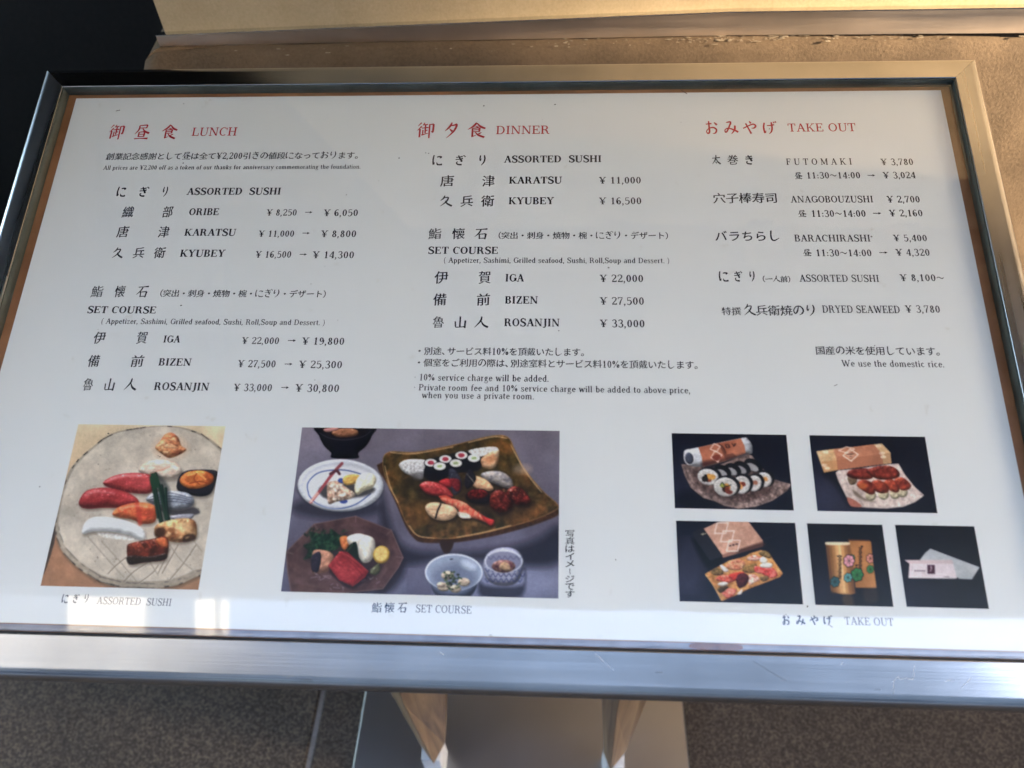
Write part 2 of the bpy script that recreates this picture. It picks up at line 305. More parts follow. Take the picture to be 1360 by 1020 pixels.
def latin(ch, stem, thin):
    adv, ops = LT[ch]; polys = []
    for op in filter(None, ops.split(';')):
        a = op.split(); k = a[0]; v = [float(x) for x in a[1:]]
        if k in 'vq':
            w = (stem if k == 'v' else thin) / 2; polys.append([(v[0] - w, v[1]), (v[0] + w, v[1]), (v[0] + w, v[2]), (v[0] - w, v[2])])
        elif k in 'Dd':
            w = (stem * 1.08 if k == 'D' else thin * 1.15) / 2; polys.append([(v[0] - w, v[1]), (v[0] + w, v[1]), (v[2] + w, v[3]), (v[2] - w, v[3])])
        elif k == 't':
            h = thin; y = v[2] if v[2] < 60 else 70 - h
            polys.append([(v[0], y), (v[1], y), (v[1], y + h), (v[0], y + h)])
        elif k == 'o':
            r = v[2] * (.6 + stem / 28); polys.append([(v[0] + r * math.cos(i * .785), v[1] + r * math.sin(i * .785)) for i in range(8)])
        elif k == 'p':
            P = [(v[i], v[i + 1], max(thin * .8, v[i + 2] * stem / 11.5)) for i in range(0, len(v), 3)]
            polys += stroke_polys(P, 3)
        elif k == 'a':
            cx, cy, rx, ry, a0, a1 = v; n_ = max(6, int(abs(a1 - a0) / 20)); pr = None
            for i in range(n_ + 1):
                t = math.radians(a0 + (a1 - a0) * i / n_); c, s = math.cos(t), math.sin(t)
                q = ((cx + rx * c, cy + ry * s), (cx + (rx - stem) * c, cy + (ry - thin) * s))
                if pr: polys.append([pr[0], q[0], q[1], pr[1]])
                pr = q
    return adv, polys
# Japanese letters without a brush drawing: the built-in face, thinned across, sloped and given entry and end wedges
NOTO = {}
def noto(ch):
    if ch in NOTO: return NOTO[ch]
    cu = bpy.data.curves.new('glyph', 'FONT'); cu.body = ch; cu.size = 100
    o = bpy.data.objects.new('glyph', cu); COL.objects.link(o)
    c = o.to_curve(bpy.context.evaluated_depsgraph_get()); loops = []
    for s in c.splines:
        B = s.bezier_points; nb = len(B); L = []
        for i in range(nb):
            a, b = B[i], B[(i + 1) % nb]
            d = (b.co - a.co); straight = abs((a.handle_right - a.co).cross(d).length) < .4 and abs((b.handle_left - b.co).cross(d).length) < .4
            if straight: L.append((a.co.x, a.co.y))
            else:
                q = geometry.interpolate_bezier(a.co, a.handle_right, b.handle_left, b.co, 4)
                L += [(t.x, t.y) for t in q[:3]]
        M_ = [L[i] for i in range(len(L)) if math.hypot(L[i][0] - L[i - 1][0], L[i][1] - L[i - 1][1]) > .05]
        if len(M_) > 2: loops.append(M_)
    o.to_curve_clear(); bpy.data.objects.remove(o); bpy.data.curves.remove(cu)
    area = lambda L: sum(L[i - 1][0] * L[i][1] - L[i][0] * L[i - 1][1] for i in range(len(L)))
    big = max(loops, key=lambda L: abs(area(L))); sg = 1 if area(big) > 0 else -1
    kanji = ord(ch) > 0x3fff
    ox, oy = (-1.5, .1) if kanji else (-1.5, -.9)
    if len(loops) > 9: ox, oy = -.9, .35                     # crowded characters keep their gaps
    out = []
    for L in loops:
        R2 = []
        nL = len(L)
        for i in range(nL):
            p0, p1, p2 = Vector(L[i - 1]), Vector(L[i]), Vector(L[(i + 1) % nL])
            e1, e2 = (p1 - p0), (p2 - p1); l1, l2 = e1.length, e2.length; e1 /= l1; e2 /= l2
            n1 = Vector((-e1.y, e1.x)) * sg; n2 = Vector((-e2.y, e2.x)) * sg
            k = 1 + n1.dot(n2); mv = (n1 + n2) / max(k, .35)
            q = Vector((p1.x + mv.x * ox, p1.y + mv.y * oy))
            cap1, cap2 = 4.5 < l1 < 10, 4.5 < l2 < 10          # stroke ends: short edges between two corners
            convex = e1.cross(e2) * sg > .5
            if kanji and convex:
                for n_, cap, other in ((n1, cap1, l2), (n2, cap2, l1)):
                    if cap and other > 12:
                        if n_.x < -.9 and q.y == q.y:          # right end of a bar: raised wedge on the upper corner
                            up = (e2 if cap1 else -e1)
                            if (cap1 and sg * e1.y > 0) or (cap2 and not cap1 and sg * e2.y < 0): q = q + Vector((-.5, 3.2))
                        if n_.y < -.9:                          # head of an upright: slanted start
                            left = (p1.x < (p0 if cap1 else p2).x)
                            q = q + (Vector((-1.6, 2.2)) if left else Vector((.2, -1.2)))
                        if n_.y > .9: q = q + Vector((0, 1.5)) if (p1.x > (p0 if cap1 else p2).x) else q
            R2.append((q.x, q.y + .055 * (q.x - 50)))
        out.append(R2)
    NOTO[ch] = out; return out
GLY = {}
def glyph(ch, kind):
    """returns (advance, verts, tris, bbox) in units of 100 per em (Japanese) or capital height 70 (Latin)"""
    key = (ch, kind)
    if key in GLY: return GLY[key]
    if kind in 'Jj' and ch in BR:
        polys = [q for s in BR[ch] for q in stroke_polys(s, 5, (1.45 if kind == 'J' else 1.6) if ord(ch) > 0x3fff else (1.8 if kind == 'J' else 2.4))]; typ = 1
        polys = [[(x, y - 4) for x, y in q] for q in polys]; adv = 100
    elif kind in 'Jj':
        polys = noto(ch); typ = 3; adv = 100
    else:
        stem, thin = {'b': (15.5, 6.2), 'm': (12.5, 5.6), 'k': (11.8, 5.8), 'r': (10.5, 5.4), 'c': (9.5, 4.8)}[kind]
        adv, polys = latin(ch, stem, thin); typ = 1
    if not polys: GLY[key] = (adv, [], [], None); return GLY[key]
    V = []; F = []
    for q in polys:
        ar = sum(q[i - 1][0] * q[i][1] - q[i][0] * q[i - 1][1] for i in range(len(q)))
        if typ == 1 and abs(ar) < 1e-4: continue
        if typ == 1 and ar < 0: q = q[::-1]
        F.append(list(range(len(V), len(V) + len(q)))); V += [Vector(c) for c in q]
    if typ == 3:
        sgn = [1 if sum(V[f[i - 1]].cross(V[f[i]]) for i in range(len(f))) > 0 else -1 for f in F]
        F = [f[::-1] if sum(V[f[i - 1]].cross(V[f[i]]) for i in range(len(f))) < 0 else f for f in F]
    vs, es, fs, ov, oe, of = geometry.delaunay_2d_cdt(V, [], F, 1, 1e-3)
    fs = [f for f, q in zip(fs, of) if (sum(sgn[i] for i in q) if typ == 3 else len(q))]
    vs = [(v.x, v.y) for v in vs]
    xs = [v[0] for v in vs]; ys = [v[1] for v in vs]
    GLY[key] = (adv, vs, [tuple(f) for f in fs], (min(xs), max(xs), min(ys), max(ys))); return GLY[key]
def lay(V, F, g, fx, fy):
    b = len(V); V += [(fx(x), fy(y)) for x, y in g[1]]; F += [tuple(b + i for i in f) for f in g[2]]
def text_mesh(style, parts):
    V, F = [], []
    for txt, x0, x1, yb, h in parts:
        if style[0] == 'A':                                     # arrow
            w = x1 - x0; ym = yb + h / 2; t = .33
            V0 = [(x0, ym - t), (x1 - w * .3, ym - t), (x1 - w * .3, ym + t), (x0, ym + t)]; b = len(V)
            V += V0 + [(x1 - w * .38, ym - 1.25), (x1, ym), (x1 - w * .38, ym + 1.25), (x1 - w * .3, ym)]
            F += [(b, b + 1, b + 2, b + 3), (b + 4, b + 5, b + 6, b + 7)]; continue
        if style[0] == 'J' and len(txt) == 1:                   # one letter fitted to its own box
            g = glyph(txt, 'J' if h > 13.2 else 'j'); bx = g[3]; sy = h / (bx[3] - bx[2]); sx = (x1 - x0) / (bx[1] - bx[0])
            if txt in 'ー一・、。': sy = sx
            if txt == 'ー' and style[1] == 'v':
                k_ = h * .8 / (bx[1] - bx[0]); lay(V, F, (0, [(-b_, a_) for a_, b_ in g[1]], g[2]), lambda q: (x0 + x1) / 2 + (q + (bx[2] + bx[3]) / 2) * k_, lambda q: yb + h * .1 + (q - bx[0]) * k_); continue
            lay(V, F, g, lambda x: x0 + (x - bx[0]) * sx, lambda y: yb + (y - bx[2]) * sy if txt not in 'ー一' else yb + h * .5 + (y - bx[2]) * sy)
            continue
        if style[0] == 'J':
            half = lambda c: c in LT
            W_ = [glyph(c, 'k')[0] * 1.12 if half(c) else (62 if c in '、' else 100) for c in txt]
            s = (x1 - x0) / sum(W_); x = x0; es = min(h / 92, s * 1.02)
            for c, w in zip(txt, W_):
                if half(c):
                    g = glyph(c, 'k'); q = s * 1.12
                    lay(V, F, g, lambda a: x + a * q, lambda b_: yb + h * .06 + b_ * h * .0126)
                else:
                    g = glyph(c, 'J')
                    off = (w - 100) / 2 if c != '、' else 0
                    pad = (s - es) * 50
                    lay(V, F, g, lambda a: x + pad + (a + off) * es, lambda b_: yb + (b_ + 9) * es)
                x += w * s
            continue
        kind = style[1]; G = [glyph(c, kind) for c in txt]
        sy = h / 70; adv = [g[0] for g in G]
        a0 = G[0][3][0]; a1 = adv[-1] - G[-1][3][1]
        nat = sum(adv) - a0 - a1; tgt = (x1 - x0) / sy
        sx = min(1.25, max(.70, tgt / nat)); extra = (tgt - nat * sx) / (len(txt) - 1) if len(txt) > 1 else 0
        x = -a0 * sx
        for g, a in zip(G, adv):
            if g[3]: lay(V, F, g, lambda q: x0 + (x + q * sx) * sy, lambda q: yb + q * sy)
            x += a * sx + extra
    me = bpy.data.meshes.new('lettering')
    me.from_pydata([(a / 1000, b / 1000, 0) for a, b in V], [], F); me.update()
    return me
TEXT = [
('Jr', [('御',-377.1,-362.4,-50.1,17.9),('昼',-351.1,-336.3,-50.3,17.9),('食',-324.3,-308.9,-50.5,17.9)]),
('Lr', [('LUNCH',-293.8,-249.7,-46.5,9.7)]),
('Jk', [('創業記念感謝として昼は全て¥2,200引きの値段になっております。',-373.9,-122.7,-74.1,8.2)]),
('Lk', [('All prices are ¥2,200 off as a token of our thanks for anniversary commemorating the foundation.',-373.8,-124.3,-85.3,4.8)]),
('Jk', [('に',-354.7,-345.8,-115.7,11.3),('ぎ',-332.8,-323.6,-115.8,11.3),('り',-310.3,-305.6,-115.8,11.3)]),
('Lb', [('ASSORTED  SUSHI',-286.8,-197.3,-113.7,7.6)]),
('Jk', [('織',-344.5,-333.8,-138.5,12.3),('部',-305.9,-296.4,-138.5,12.3)]),
('Lb', [('ORIBE',-280.7,-252.5,-135.9,7.4)]),
('Lk', [('¥ 8,250',-207.3,-179.1,-136.5,6.7)]),
('Ar', [('→',-171.2,-164.3,-134.4,2.9)]),
('Lk', [('¥ 6,050',-153.7,-121.9,-137.1,7.1)]),
('Jk', [('唐',-345.2,-334.3,-159.8,12.3),('津',-306.0,-295.8,-159.8,12.2)]),
('Lb', [('KARATSU',-280.9,-233.0,-157.9,7.3)]),
('Lk', [('¥ 11,000',-211.5,-178.6,-158.9,6.5)]),
('Ar', [('→',-170.9,-164.1,-156.5,2.8)]),
('Lk', [('¥ 8,800',-153.6,-121.3,-159.3,7.0)]),
('Jk', [('久',-344.3,-334.3,-181.7,11.5),('兵',-325.2,-314.9,-181.6,11.5),('衛',-305.9,-295.3,-181.6,11.5)]),
('Lb', [('KYUBEY',-281.1,-239.5,-179.9,7.4)]),
('Lk', [('¥ 16,500',-211.2,-178.5,-180.7,6.8)]),
('Ar', [('→',-170.8,-164.0,-178.6,2.7)]),
('Lk', [('¥ 14,300',-158.7,-121.1,-181.1,7.0)]),
('Jk', [('鮨',-355.8,-345.1,-221.4,11.8),('懐',-334.2,-324.6,-221.3,11.8),('石',-314.0,-303.8,-221.2,11.7)]),
('Jk', [('（突出・刺身・焼物・椀・にぎり・デザート）',-297.3,-137.0,-220.6,7.3)]),
('Lb', [('SET COURSE',-355.1,-292.8,-236.9,6.8)]),
('Lk', [('( Appetizer, Sashimi, Grilled seafood, Sushi, Roll,Soup and Dessert. )',-339.9,-140.0,-247.2,5.2)]),
('Jk', [('伊',-343.6,-332.9,-266.6,11.6),('賀',-304.8,-295.2,-266.3,11.6)]),
('Lb', [('IGA',-280.3,-265.6,-264.8,6.7)]),
('Lk', [('¥ 22,000',-210.8,-178.1,-265.5,6.3)]),
('Ar', [('→',-170.2,-163.1,-263.3,2.5)]),
('Lk', [('¥ 19,800',-157.8,-121.0,-265.7,6.7)]),
('Jk', [('備',-343.6,-333.5,-288.5,11.4),('前',-305.3,-294.2,-288.1,11.3)]),
('Lb', [('BIZEN',-280.5,-252.1,-286.4,6.8)]),
('Lk', [('¥ 27,500',-210.9,-178.1,-287.2,6.5)]),
('Ar', [('→',-170.2,-163.4,-285.1,2.4)]),
('Lk', [('¥ 25,300',-157.8,-120.6,-287.4,6.7)]),
('Jk', [('魯',-342.9,-334.2,-310.1,11.3),('山',-324.1,-315.2,-309.9,11.3),('人',-306.4,-295.5,-309.7,11.3)]),
('Lb', [('ROSANJIN',-280.1,-232.7,-308.8,7.0)]),
('Lk', [('¥ 33,000',-211.2,-178.3,-308.8,6.4)]),
('Ar', [('→',-170.2,-163.6,-306.5,2.4)]),
('Lk', [('¥ 30,800',-158.1,-120.8,-308.9,6.8)]),
('Jr', [('御',-73.6,-57.1,-51.0,18.5),('夕',-46.8,-34.8,-51.2,18.5),('食',-25.2,-7.8,-51.4,18.4)]),
('Lr', [('DINNER',2.3,52.8,-46.9,9.5)]),
('Jk', [('に',-56.8,-47.2,-82.1,11.8),('ぎ',-34.9,-25.1,-82.2,11.7),('り',-12.5,-6.6,-82.3,11.7)]),
('Lb', [('ASSORTED  SUSHI',10.7,101.0,-79.2,7.6)]),
('Jk', [('唐',-47.8,-35.2,-105.5,12.5),('津',-8.8,2.7,-105.6,12.4)]),
('Lb', [('KARATSU',16.3,64.8,-102.5,7.5)]),
('Lk', [('¥ 11,000',98.9,136.9,-102.8,7.2)]),
('Jk', [('久',-46.5,-35.0,-127.3,12.2),('兵',-27.7,-16.3,-127.4,12.2),('衛',-8.9,3.1,-127.4,12.2)]),
('Lb', [('KYUBEY',16.6,57.9,-124.8,7.5)]),
('Lk', [('¥ 16,500',98.7,136.7,-125.0,7.2)]),
('Jk', [('鮨',-55.1,-43.4,-161.5,11.6),('懐',-33.7,-21.9,-161.5,11.6),('石',-13.2,-1.8,-161.5,11.5)]),
('Jk', [('（突出・刺身・焼物・椀・にぎり・デザート）',3.2,164.5,-161.2,7.8)]),
('Lb', [('SET COURSE',-54.1,8.4,-176.4,7.2)]),
('Lk', [('( Appetizer, Sashimi, Grilled seafood, Sushi, Roll,Soup and Dessert. )',-39.4,159.2,-185.4,5.3)]),
('Jk', [('伊',-46.9,-34.6,-206.5,12.5),('賀',-7.8,3.2,-206.4,12.5)]),
('Lb', [('IGA',16.2,32.4,-204.0,7.4)]),
('Lk', [('¥ 22,000',98.5,136.0,-204.1,7.1)]),
('Jk', [('備',-46.5,-35.0,-227.9,12.0),('前',-8.3,3.2,-227.7,12.0)]),
('Lb', [('BIZEN',16.5,44.8,-225.5,7.2)]),
('Lk', [('¥ 27,500',98.3,136.0,-226.0,7.1)]),
('Jk', [('魯',-45.5,-35.7,-249.2,11.1),('山',-26.6,-16.5,-249.1,11.0),('人',-9.3,3.0,-249.0,11.0)]),
('Lb', [('ROSANJIN',16.6,63.7,-247.0,7.3)]),
('Lk', [('¥ 33,000',98.1,135.9,-247.3,7.0)]),
('Jk', [('・別途、サービス料10%を頂戴いたします。',-58.8,89.3,-274.3,7.3)]),
('Jk', [('・個室をご利用の際は、別途室料とサービス料10%を頂戴いたします。',-58.6,183.4,-285.0,7.2)]),
('Lk', [('· 10% service charge will be added.',-57.5,55.0,-297.6,5.9)]),
('Lk', [('· Private room fee and 10% service charge will be added to above price,',-57.2,171.2,-306.5,5.6)]),
('Lk', [('when you use a private room.',-50.3,43.1,-313.3,5.6)]),
('Jr', [('お',199.1,210.3,-48.5,14.9),('み',216.1,229.3,-48.7,14.9),('や',233.3,246.1,-48.8,14.9),('げ',251.7,264.9,-48.9,14.8)]),
('Lr', [('TAKE OUT',274.7,336.4,-46.3,9.1)]),
('Jk', [('太',202.7,210.7,-82.6,10.7),('巻',216.5,226.5,-82.7,10.7),('き',233.0,239.6,-82.8,10.6)]),
('Lm', [('F U T O M A K I',269.7,328.1,-83.2,6.9)]),
('Lk', [('¥ 3,780',354.0,382.5,-83.9,6.9)]),
('Jk', [('昼',275.7,282.6,-98.7,7.5)]),
('Lk', [('11:30～14:00',287.1,333.8,-98.1,6.8)]),
('Ar', [('→',340.5,347.2,-96.3,2.7)]),
('Lk', [('¥ 3,024',354.0,382.4,-98.2,6.8)]),
('Jk', [('穴子棒寿司',200.8,258.6,-124.2,11.1)]),
('Lm', [('ANAGOBOUZUSHI',269.7,341.8,-123.5,6.9)]),
('Lk', [('¥ 2,700',354.0,382.4,-123.7,6.8)]),
('Jk', [('昼',274.9,282.1,-138.6,7.2)]),
('Lk', [('11:30～14:00',287.1,333.5,-138.4,6.8)]),
('Ar', [('→',340.1,347.2,-136.1,2.6)]),
('Lk', [('¥ 2,160',354.0,382.6,-138.0,6.7)]),
('Jk', [('バラちらし',199.9,257.6,-163.3,10.3)]),
('Lm', [('BARACHIRASHI',269.4,334.2,-163.5,6.8)]),
('Lk', [('¥ 5,400',354.0,382.5,-163.2,6.5)]),
('Jk', [('昼',275.4,282.4,-178.2,7.1)]),
('Lk', [('11:30～14:00',286.9,333.4,-178.2,6.7)]),
('Ar', [('→',340.3,347.2,-175.8,2.5)]),
('Lk', [('¥ 4,320',354.1,382.6,-177.6,6.7)]),
('Jk', [('に',201.2,209.5,-203.4,10.3),('ぎ',214.4,221.7,-203.3,10.3),('り',227.5,231.9,-203.3,10.3)]),
('Jk', [('（一人前）',234.1,266.2,-203.8,7.4)]),
('Lm', [('ASSORTED SUSHI',269.6,336.3,-203.1,6.7)]),
('Lk', [('¥ 8,100～',354.2,390.7,-202.2,6.5)]),
('Jk', [('特撰',201.3,217.9,-235.5,7.5)]),
('Jk', [('久兵衛焼のり',219.7,281.3,-235.6,10.3)]),
('Lm', [('DRYED SEAWEED',285.9,349.6,-232.6,6.9)]),
('Lk', [('¥ 3,780',354.3,382.6,-232.0,6.7)]),
('Jk', [('国産の米を使用しています。',275.9,381.3,-271.1,7.6)]),
('Lk', [('We use the domestic rice.',295.9,377.9,-281.4,5.8)]),
('Jc', [('に',-319.5,-314.3,-484.9,6.8),('ぎ',-310.5,-305.7,-484.7,6.8),('り',-301.6,-298.6,-484.4,6.8)]),
('Lc', [('ASSORTED  SUSHI',-291.2,-232.4,-484.9,5.3)]),
('Jc', [('鮨',-76.6,-68.9,-485.9,7.6),('懐',-66.9,-59.1,-485.7,7.6),('石',-56.8,-49.8,-485.4,7.6)]),
('Lc', [('SET COURSE',-42.7,-0.7,-484.7,5.5)]),
('Jv', [('写',69.6,76.7,-425.9,5.5),('真',69.6,76.7,-431.7,5.5),('は',69.6,76.7,-437.5,5.4),('イ',69.7,76.7,-443.2,5.4),('メ',69.7,76.7,-448.8,5.3),('ー',69.7,76.7,-454.5,5.3),('ジ',69.8,76.7,-460.1,5.3),('で',69.8,76.7,-465.6,5.2),('す',69.8,76.7,-471.2,5.2)]),
('Lc', [('TAKE OUT',274.3,309.2,-485.4,5.4)]),
('Jc', [('お',229.3,234.8,-486.9,7.1),('み',239.2,246.0,-486.7,7.1),('や',249.0,255.6,-486.4,7.1),('げ',259.0,265.8,-486.1,7.0)]),
]
# ------------------------------------------------------------------ printed photographs
def vnoise(X, Y, sc, seed=0, octv=3):
    out = np.zeros_like(X); amp = 1; tot = 0
    for o in range(octv):
        x = X / sc + 13.7 * seed + 57.3; y = Y / sc + 7.1 * seed + 91.7
        xi = np.floor(x); yi = np.floor(y); fx = x - xi; fy = y - yi
        fx = fx * fx * (3 - 2 * fx); fy = fy * fy * (3 - 2 * fy)
        h = lambda a, b: np.modf(np.abs(np.sin(a * 127.1 + b * 311.7 + seed * 17.3 + o * 5.1) * 43758.5453))[0]
        v = (h(xi, yi) * (1 - fx) + h(xi + 1, yi) * fx) * (1 - fy) + (h(xi, yi + 1) * (1 - fx) + h(xi + 1, yi + 1) * fx) * fy
        out += v * amp; tot += amp; amp *= .55; sc *= .5
    return out / tot - .5
class Print:
    """a small printed photograph: colours drawn on a fine grid (sheet units = crop pixels of the design)"""
    def __init__(s, corners, ox, oy, sc, step=.75):
        s.ox, s.oy, s.sc = ox, oy, sc
        P = [np.array(c, float) for c in corners]                       # TL TR BL BR in design units
        w = np.hypot(*(P[1] - P[0])); h = np.hypot(*(P[2] - P[0]))
        s.nx = int(w / sc / step) + 1; s.ny = int(h / sc / step) + 1
        # projective map of the unit square onto the (skewed) design quad
        A = []; b = []
        for (u, v), q in zip(((0, 0), (1, 0), (0, 1), (1, 1)), P):
            A += [[u, v, 1, 0, 0, 0, -u * q[0], -v * q[0]], [0, 0, 0, u, v, 1, -u * q[1], -v * q[1]]]; b += [q[0], q[1]]
        H = np.append(np.linalg.solve(np.array(A), np.array(b)), 1).reshape(3, 3)
        U, V = np.meshgrid(np.linspace(0, 1, s.nx), np.linspace(0, 1, s.ny)); s.U, s.V = U, V
        D = H[2, 0] * U + H[2, 1] * V + 1
        s.X = (H[0, 0] * U + H[0, 1] * V + H[0, 2]) / D; s.Y = (H[1, 0] * U + H[1, 1] * V + H[1, 2]) / D
        s.C = np.zeros((s.ny, s.nx, 3))
    def use(s, ox, oy, sc):                                             # switch to the units of another crop of the design
        s.X = (s.X / s.sc + s.ox - ox) * sc; s.Y = (s.Y / s.sc + s.oy - oy) * sc
        s.ox, s.oy, s.sc = ox, oy, sc
    def fill(s, c): s.C[:] = np.array(c) / 255.
    def grad(s, c0, c1, ax=1):
        t = (s.V if ax else s.U)[..., None]; s.C[:] = (np.array(c0) * (1 - t) + np.array(c1) * t) / 255.
    def noise(s, amp, sc, seed=0, mask=None):
        v = vnoise(s.X, s.Y, sc, seed)[..., None] * amp
        s.C = np.clip(s.C * (1 + v), 0, 1)
    def sdf(s, P, x, y):
        P = np.array(P, float); n_ = len(P); d = np.full(x.shape, 1e9); ins = np.zeros(x.shape, bool)
        for i in range(n_):
            ax, ay = P[i]; bx, by = P[(i + 1) % n_]
            ex, ey = bx - ax, by - ay; L = ex * ex + ey * ey + 1e-9
            t = np.clip(((x - ax) * ex + (y - ay) * ey) / L, 0, 1)
            d = np.minimum(d, (x - ax - t * ex) ** 2 + (y - ay - t * ey) ** 2)
            c = ((ay > y) != (by > y)) & (x < ex * (y - ay) / (ey if abs(ey) > 1e-9 else 1e-9) + ax); ins ^= c
        return np.sqrt(d) * np.where(ins, 1, -1)
    def poly(s, P, c, dome=0, soft=2.2, nz=0, ns=12, seed=1, c2=None, curve=True, shade=.44, alpha=1.0, edge=None, light=(-.35, -.75), gloss=0):
        if curve and len(P) > 2:
            Q = []; n_ = len(P)
            for i in range(n_):
                a, b, cc, d_ = (np.array(P[(i + k) % n_], float) for k in (-1, 0, 1, 2))
                for t in (0, .25, .5, .75):
                    Q.append(.5 * (2 * b + (cc - a) * t + (2 * a - 5 * b + 4 * cc - d_) * t * t + (3 * b - a - 3 * cc + d_) * t ** 3))
            P = Q
        A = np.array(P, float); m_ = 6
        R_ = (s.X > A[:, 0].min() - m_) & (s.X < A[:, 0].max() + m_) & (s.Y > A[:, 1].min() - m_) & (s.Y < A[:, 1].max() + m_)
        if not R_.any(): return
        r = np.where(R_.any(1))[0]; q = np.where(R_.any(0))[0]; sl = (slice(r[0], r[-1] + 1), slice(q[0], q[-1] + 1))
        x, y = s.X[sl], s.Y[sl]; d = s.sdf(P, x, y)
        al = np.clip(d / soft + .5, 0, 1) * alpha
        col = np.ones(x.shape + (3,)) * np.array(c) / 255.
        if c2 is not None:
            t = np.clip(.5 + vnoise(x, y, ns * 2.2, seed + 9) * 2.6, 0, 1)[..., None]; col = col * (1 - t) + np.array(c2) / 255. * t
        if nz: col = col * (1 + vnoise(x, y, ns, seed)[..., None] * nz * 2)
        if dome and min(x.shape) > 2:
            k = 1 - np.clip(d / dome, 0, 1); hgt = np.sqrt(np.clip(1 - k * k, 0, 1)) * dome + (vnoise(x, y, ns * 1.6, seed + 3, 2) * .28 + vnoise(x, y, ns * .35, seed + 4, 1) * .05) * dome * (nz > 0)
            pitch = (s.X[0, 1] - s.X[0, 0]); gy, gx = np.gradient(hgt, abs(pitch))
            il = 1 / np.sqrt(gx * gx + gy * gy + 1)
            lx, ly = light; lz = .75; ln = math.sqrt(lx * lx + ly * ly + lz * lz)
            sh = (-gx * lx - gy * ly + lz) * il / ln
            col = col * (1.04 - shade + shade * 1.36 * np.clip(sh, 0, 1.2))[..., None]
            if dome > 9:                                            # fibre grain and wet sparkle of food
                A0 = A - A.mean(0); ev, evec = np.linalg.eigh(A0.T @ A0); ux, uy = evec[:, 1]
                a_ = x * ux + y * uy; b_ = -x * uy + y * ux
                col = col * (1 + vnoise(a_, b_ * 4.5, 26, seed + 21, 3) * .26)[..., None]
                sp_ = np.clip((vnoise(a_ * .8, b_ * 1.6, 7, seed + 31, 2) - .17) * 5, 0, 1) * np.clip((sh - .62) * 3, 0, 1)
                col = col + (sp_ * (.30 + gloss))[..., None]
            if gloss: col = col + (np.clip(sh, 0, 1) ** 18 * gloss)[..., None]
        if edge is not None:
            t = np.clip(1 - np.abs(d - 2) / 3.2, 0, 1)[..., None] * .8; col = col * (1 - t) + np.array(edge) / 255. * t
        s.C[sl] = s.C[sl] * (1 - al[..., None]) + np.clip(col, 0, 1) * al[..., None]
    def ell(s, cx, cy, rx, ry, c, rot=0, **k):
        a = math.radians(rot); s.poly([(cx + rx * math.cos(t) * math.cos(a) - ry * math.sin(t) * math.sin(a), cy + rx * math.cos(t) * math.sin(a) + ry * math.sin(t) * math.cos(a)) for t in np.linspace(0, 2 * math.pi, 11)[:-1]], c, **k)
    def line(s, P, w, c, alpha=1.0, soft=2.0):
        C_ = catmull([(a, b, w) for a, b in P], 5)
        A = np.array(C_)[:, :2]; m_ = w + 4
        R_ = (s.X > A[:, 0].min() - m_) & (s.X < A[:, 0].max() + m_) & (s.Y > A[:, 1].min() - m_) & (s.Y < A[:, 1].max() + m_)
        if not R_.any(): return
        r = np.where(R_.any(1))[0]; q = np.where(R_.any(0))[0]; sl = (slice(r[0], r[-1] + 1), slice(q[0], q[-1] + 1))
        x, y = s.X[sl], s.Y[sl]; d = np.full(x.shape, 1e9)
        for (ax, ay), (bx, by) in zip(A[:-1], A[1:]):
            ex, ey = bx - ax, by - ay; t = np.clip(((x - ax) * ex + (y - ay) * ey) / (ex * ex + ey * ey + 1e-9), 0, 1)
            d = np.minimum(d, np.hypot(x - ax - t * ex, y - ay - t * ey))
        al = np.clip((w / 2 - d) / soft + .5, 0, 1)[..., None] * alpha
        s.C[sl] = s.C[sl] * (1 - al) + np.array(c) / 255. * al
    def dots(s, P, n_, c, r=(2, 4), seed=1, alpha=.9, asp=.6):
        rn = random.Random(seed); A = np.array(P); k = 0
        for _ in range(n_ * 20):
            x = rn.uniform(A[:, 0].min(), A[:, 0].max()); y = rn.uniform(A[:, 1].min(), A[:, 1].max())
            if s.sdf(P, np.array([x]), np.array([y]))[0] < 3: continue
            q = rn.uniform(*r); cc = c[rn.randrange(len(c))] if isinstance(c[0], (tuple, list)) else c
            s.ell(x, y, q, q * asp, cc, rot=rn.uniform(0, 180), alpha=alpha); k += 1
            if k >= n_: break
    def finish(s):
        for ax in (0, 1):
            C0 = s.C; s.C = C0 * .5 + .25 * np.roll(C0, 1, ax) + .25 * np.roll(C0, -1, ax)
            (s.C if ax == 0 else s.C.swapaxes(0, 1))[[0, -1]] = (C0 if ax == 0 else C0.swapaxes(0, 1))[[0, -1]]
        x = s.X / s.sc; y = s.Y / s.sc
        s.C = np.clip(s.C * (1 + vnoise(x, y, 34, 5, 2) * .20 + vnoise(x, y, 2.2, 8, 2) * .07)[..., None], 0, 1)
        s.C = s.C ** 1.12 * 1.05
        L = s.C.mean(-1, keepdims=True); s.C = np.clip(s.C + (L - .40) * .16 * np.clip(L * 4, 0, 1), 0, 1)
    def build(s, x0, x1, y0, y1, parent, label, z):
        s.finish()
        nx, ny = s.nx, s.ny
        xs = x0 + (x1 - x0) * s.U.ravel(); ys = y0 + (y1 - y0) * s.V.ravel()
        co = np.stack([xs / 1000, ys / 1000, np.full(xs.shape, z)], 1).astype(np.float32)
        i = np.arange(nx * ny).reshape(ny, nx)
        f = np.stack([i[:-1, :-1], i[1:, :-1], i[1:, 1:], i[:-1, 1:]], -1).reshape(-1, 4)
        me = bpy.data.meshes.new('photo_print'); me.vertices.add(len(co)); me.vertices.foreach_set('co', co.ravel())
        me.loops.add(f.size); me.loops.foreach_set('vertex_index', f.ravel().astype(np.int32))
        me.polygons.add(len(f)); me.polygons.foreach_set('loop_start', np.arange(0, f.size, 4, dtype=np.int32))
        me.update(calc_edges=True)
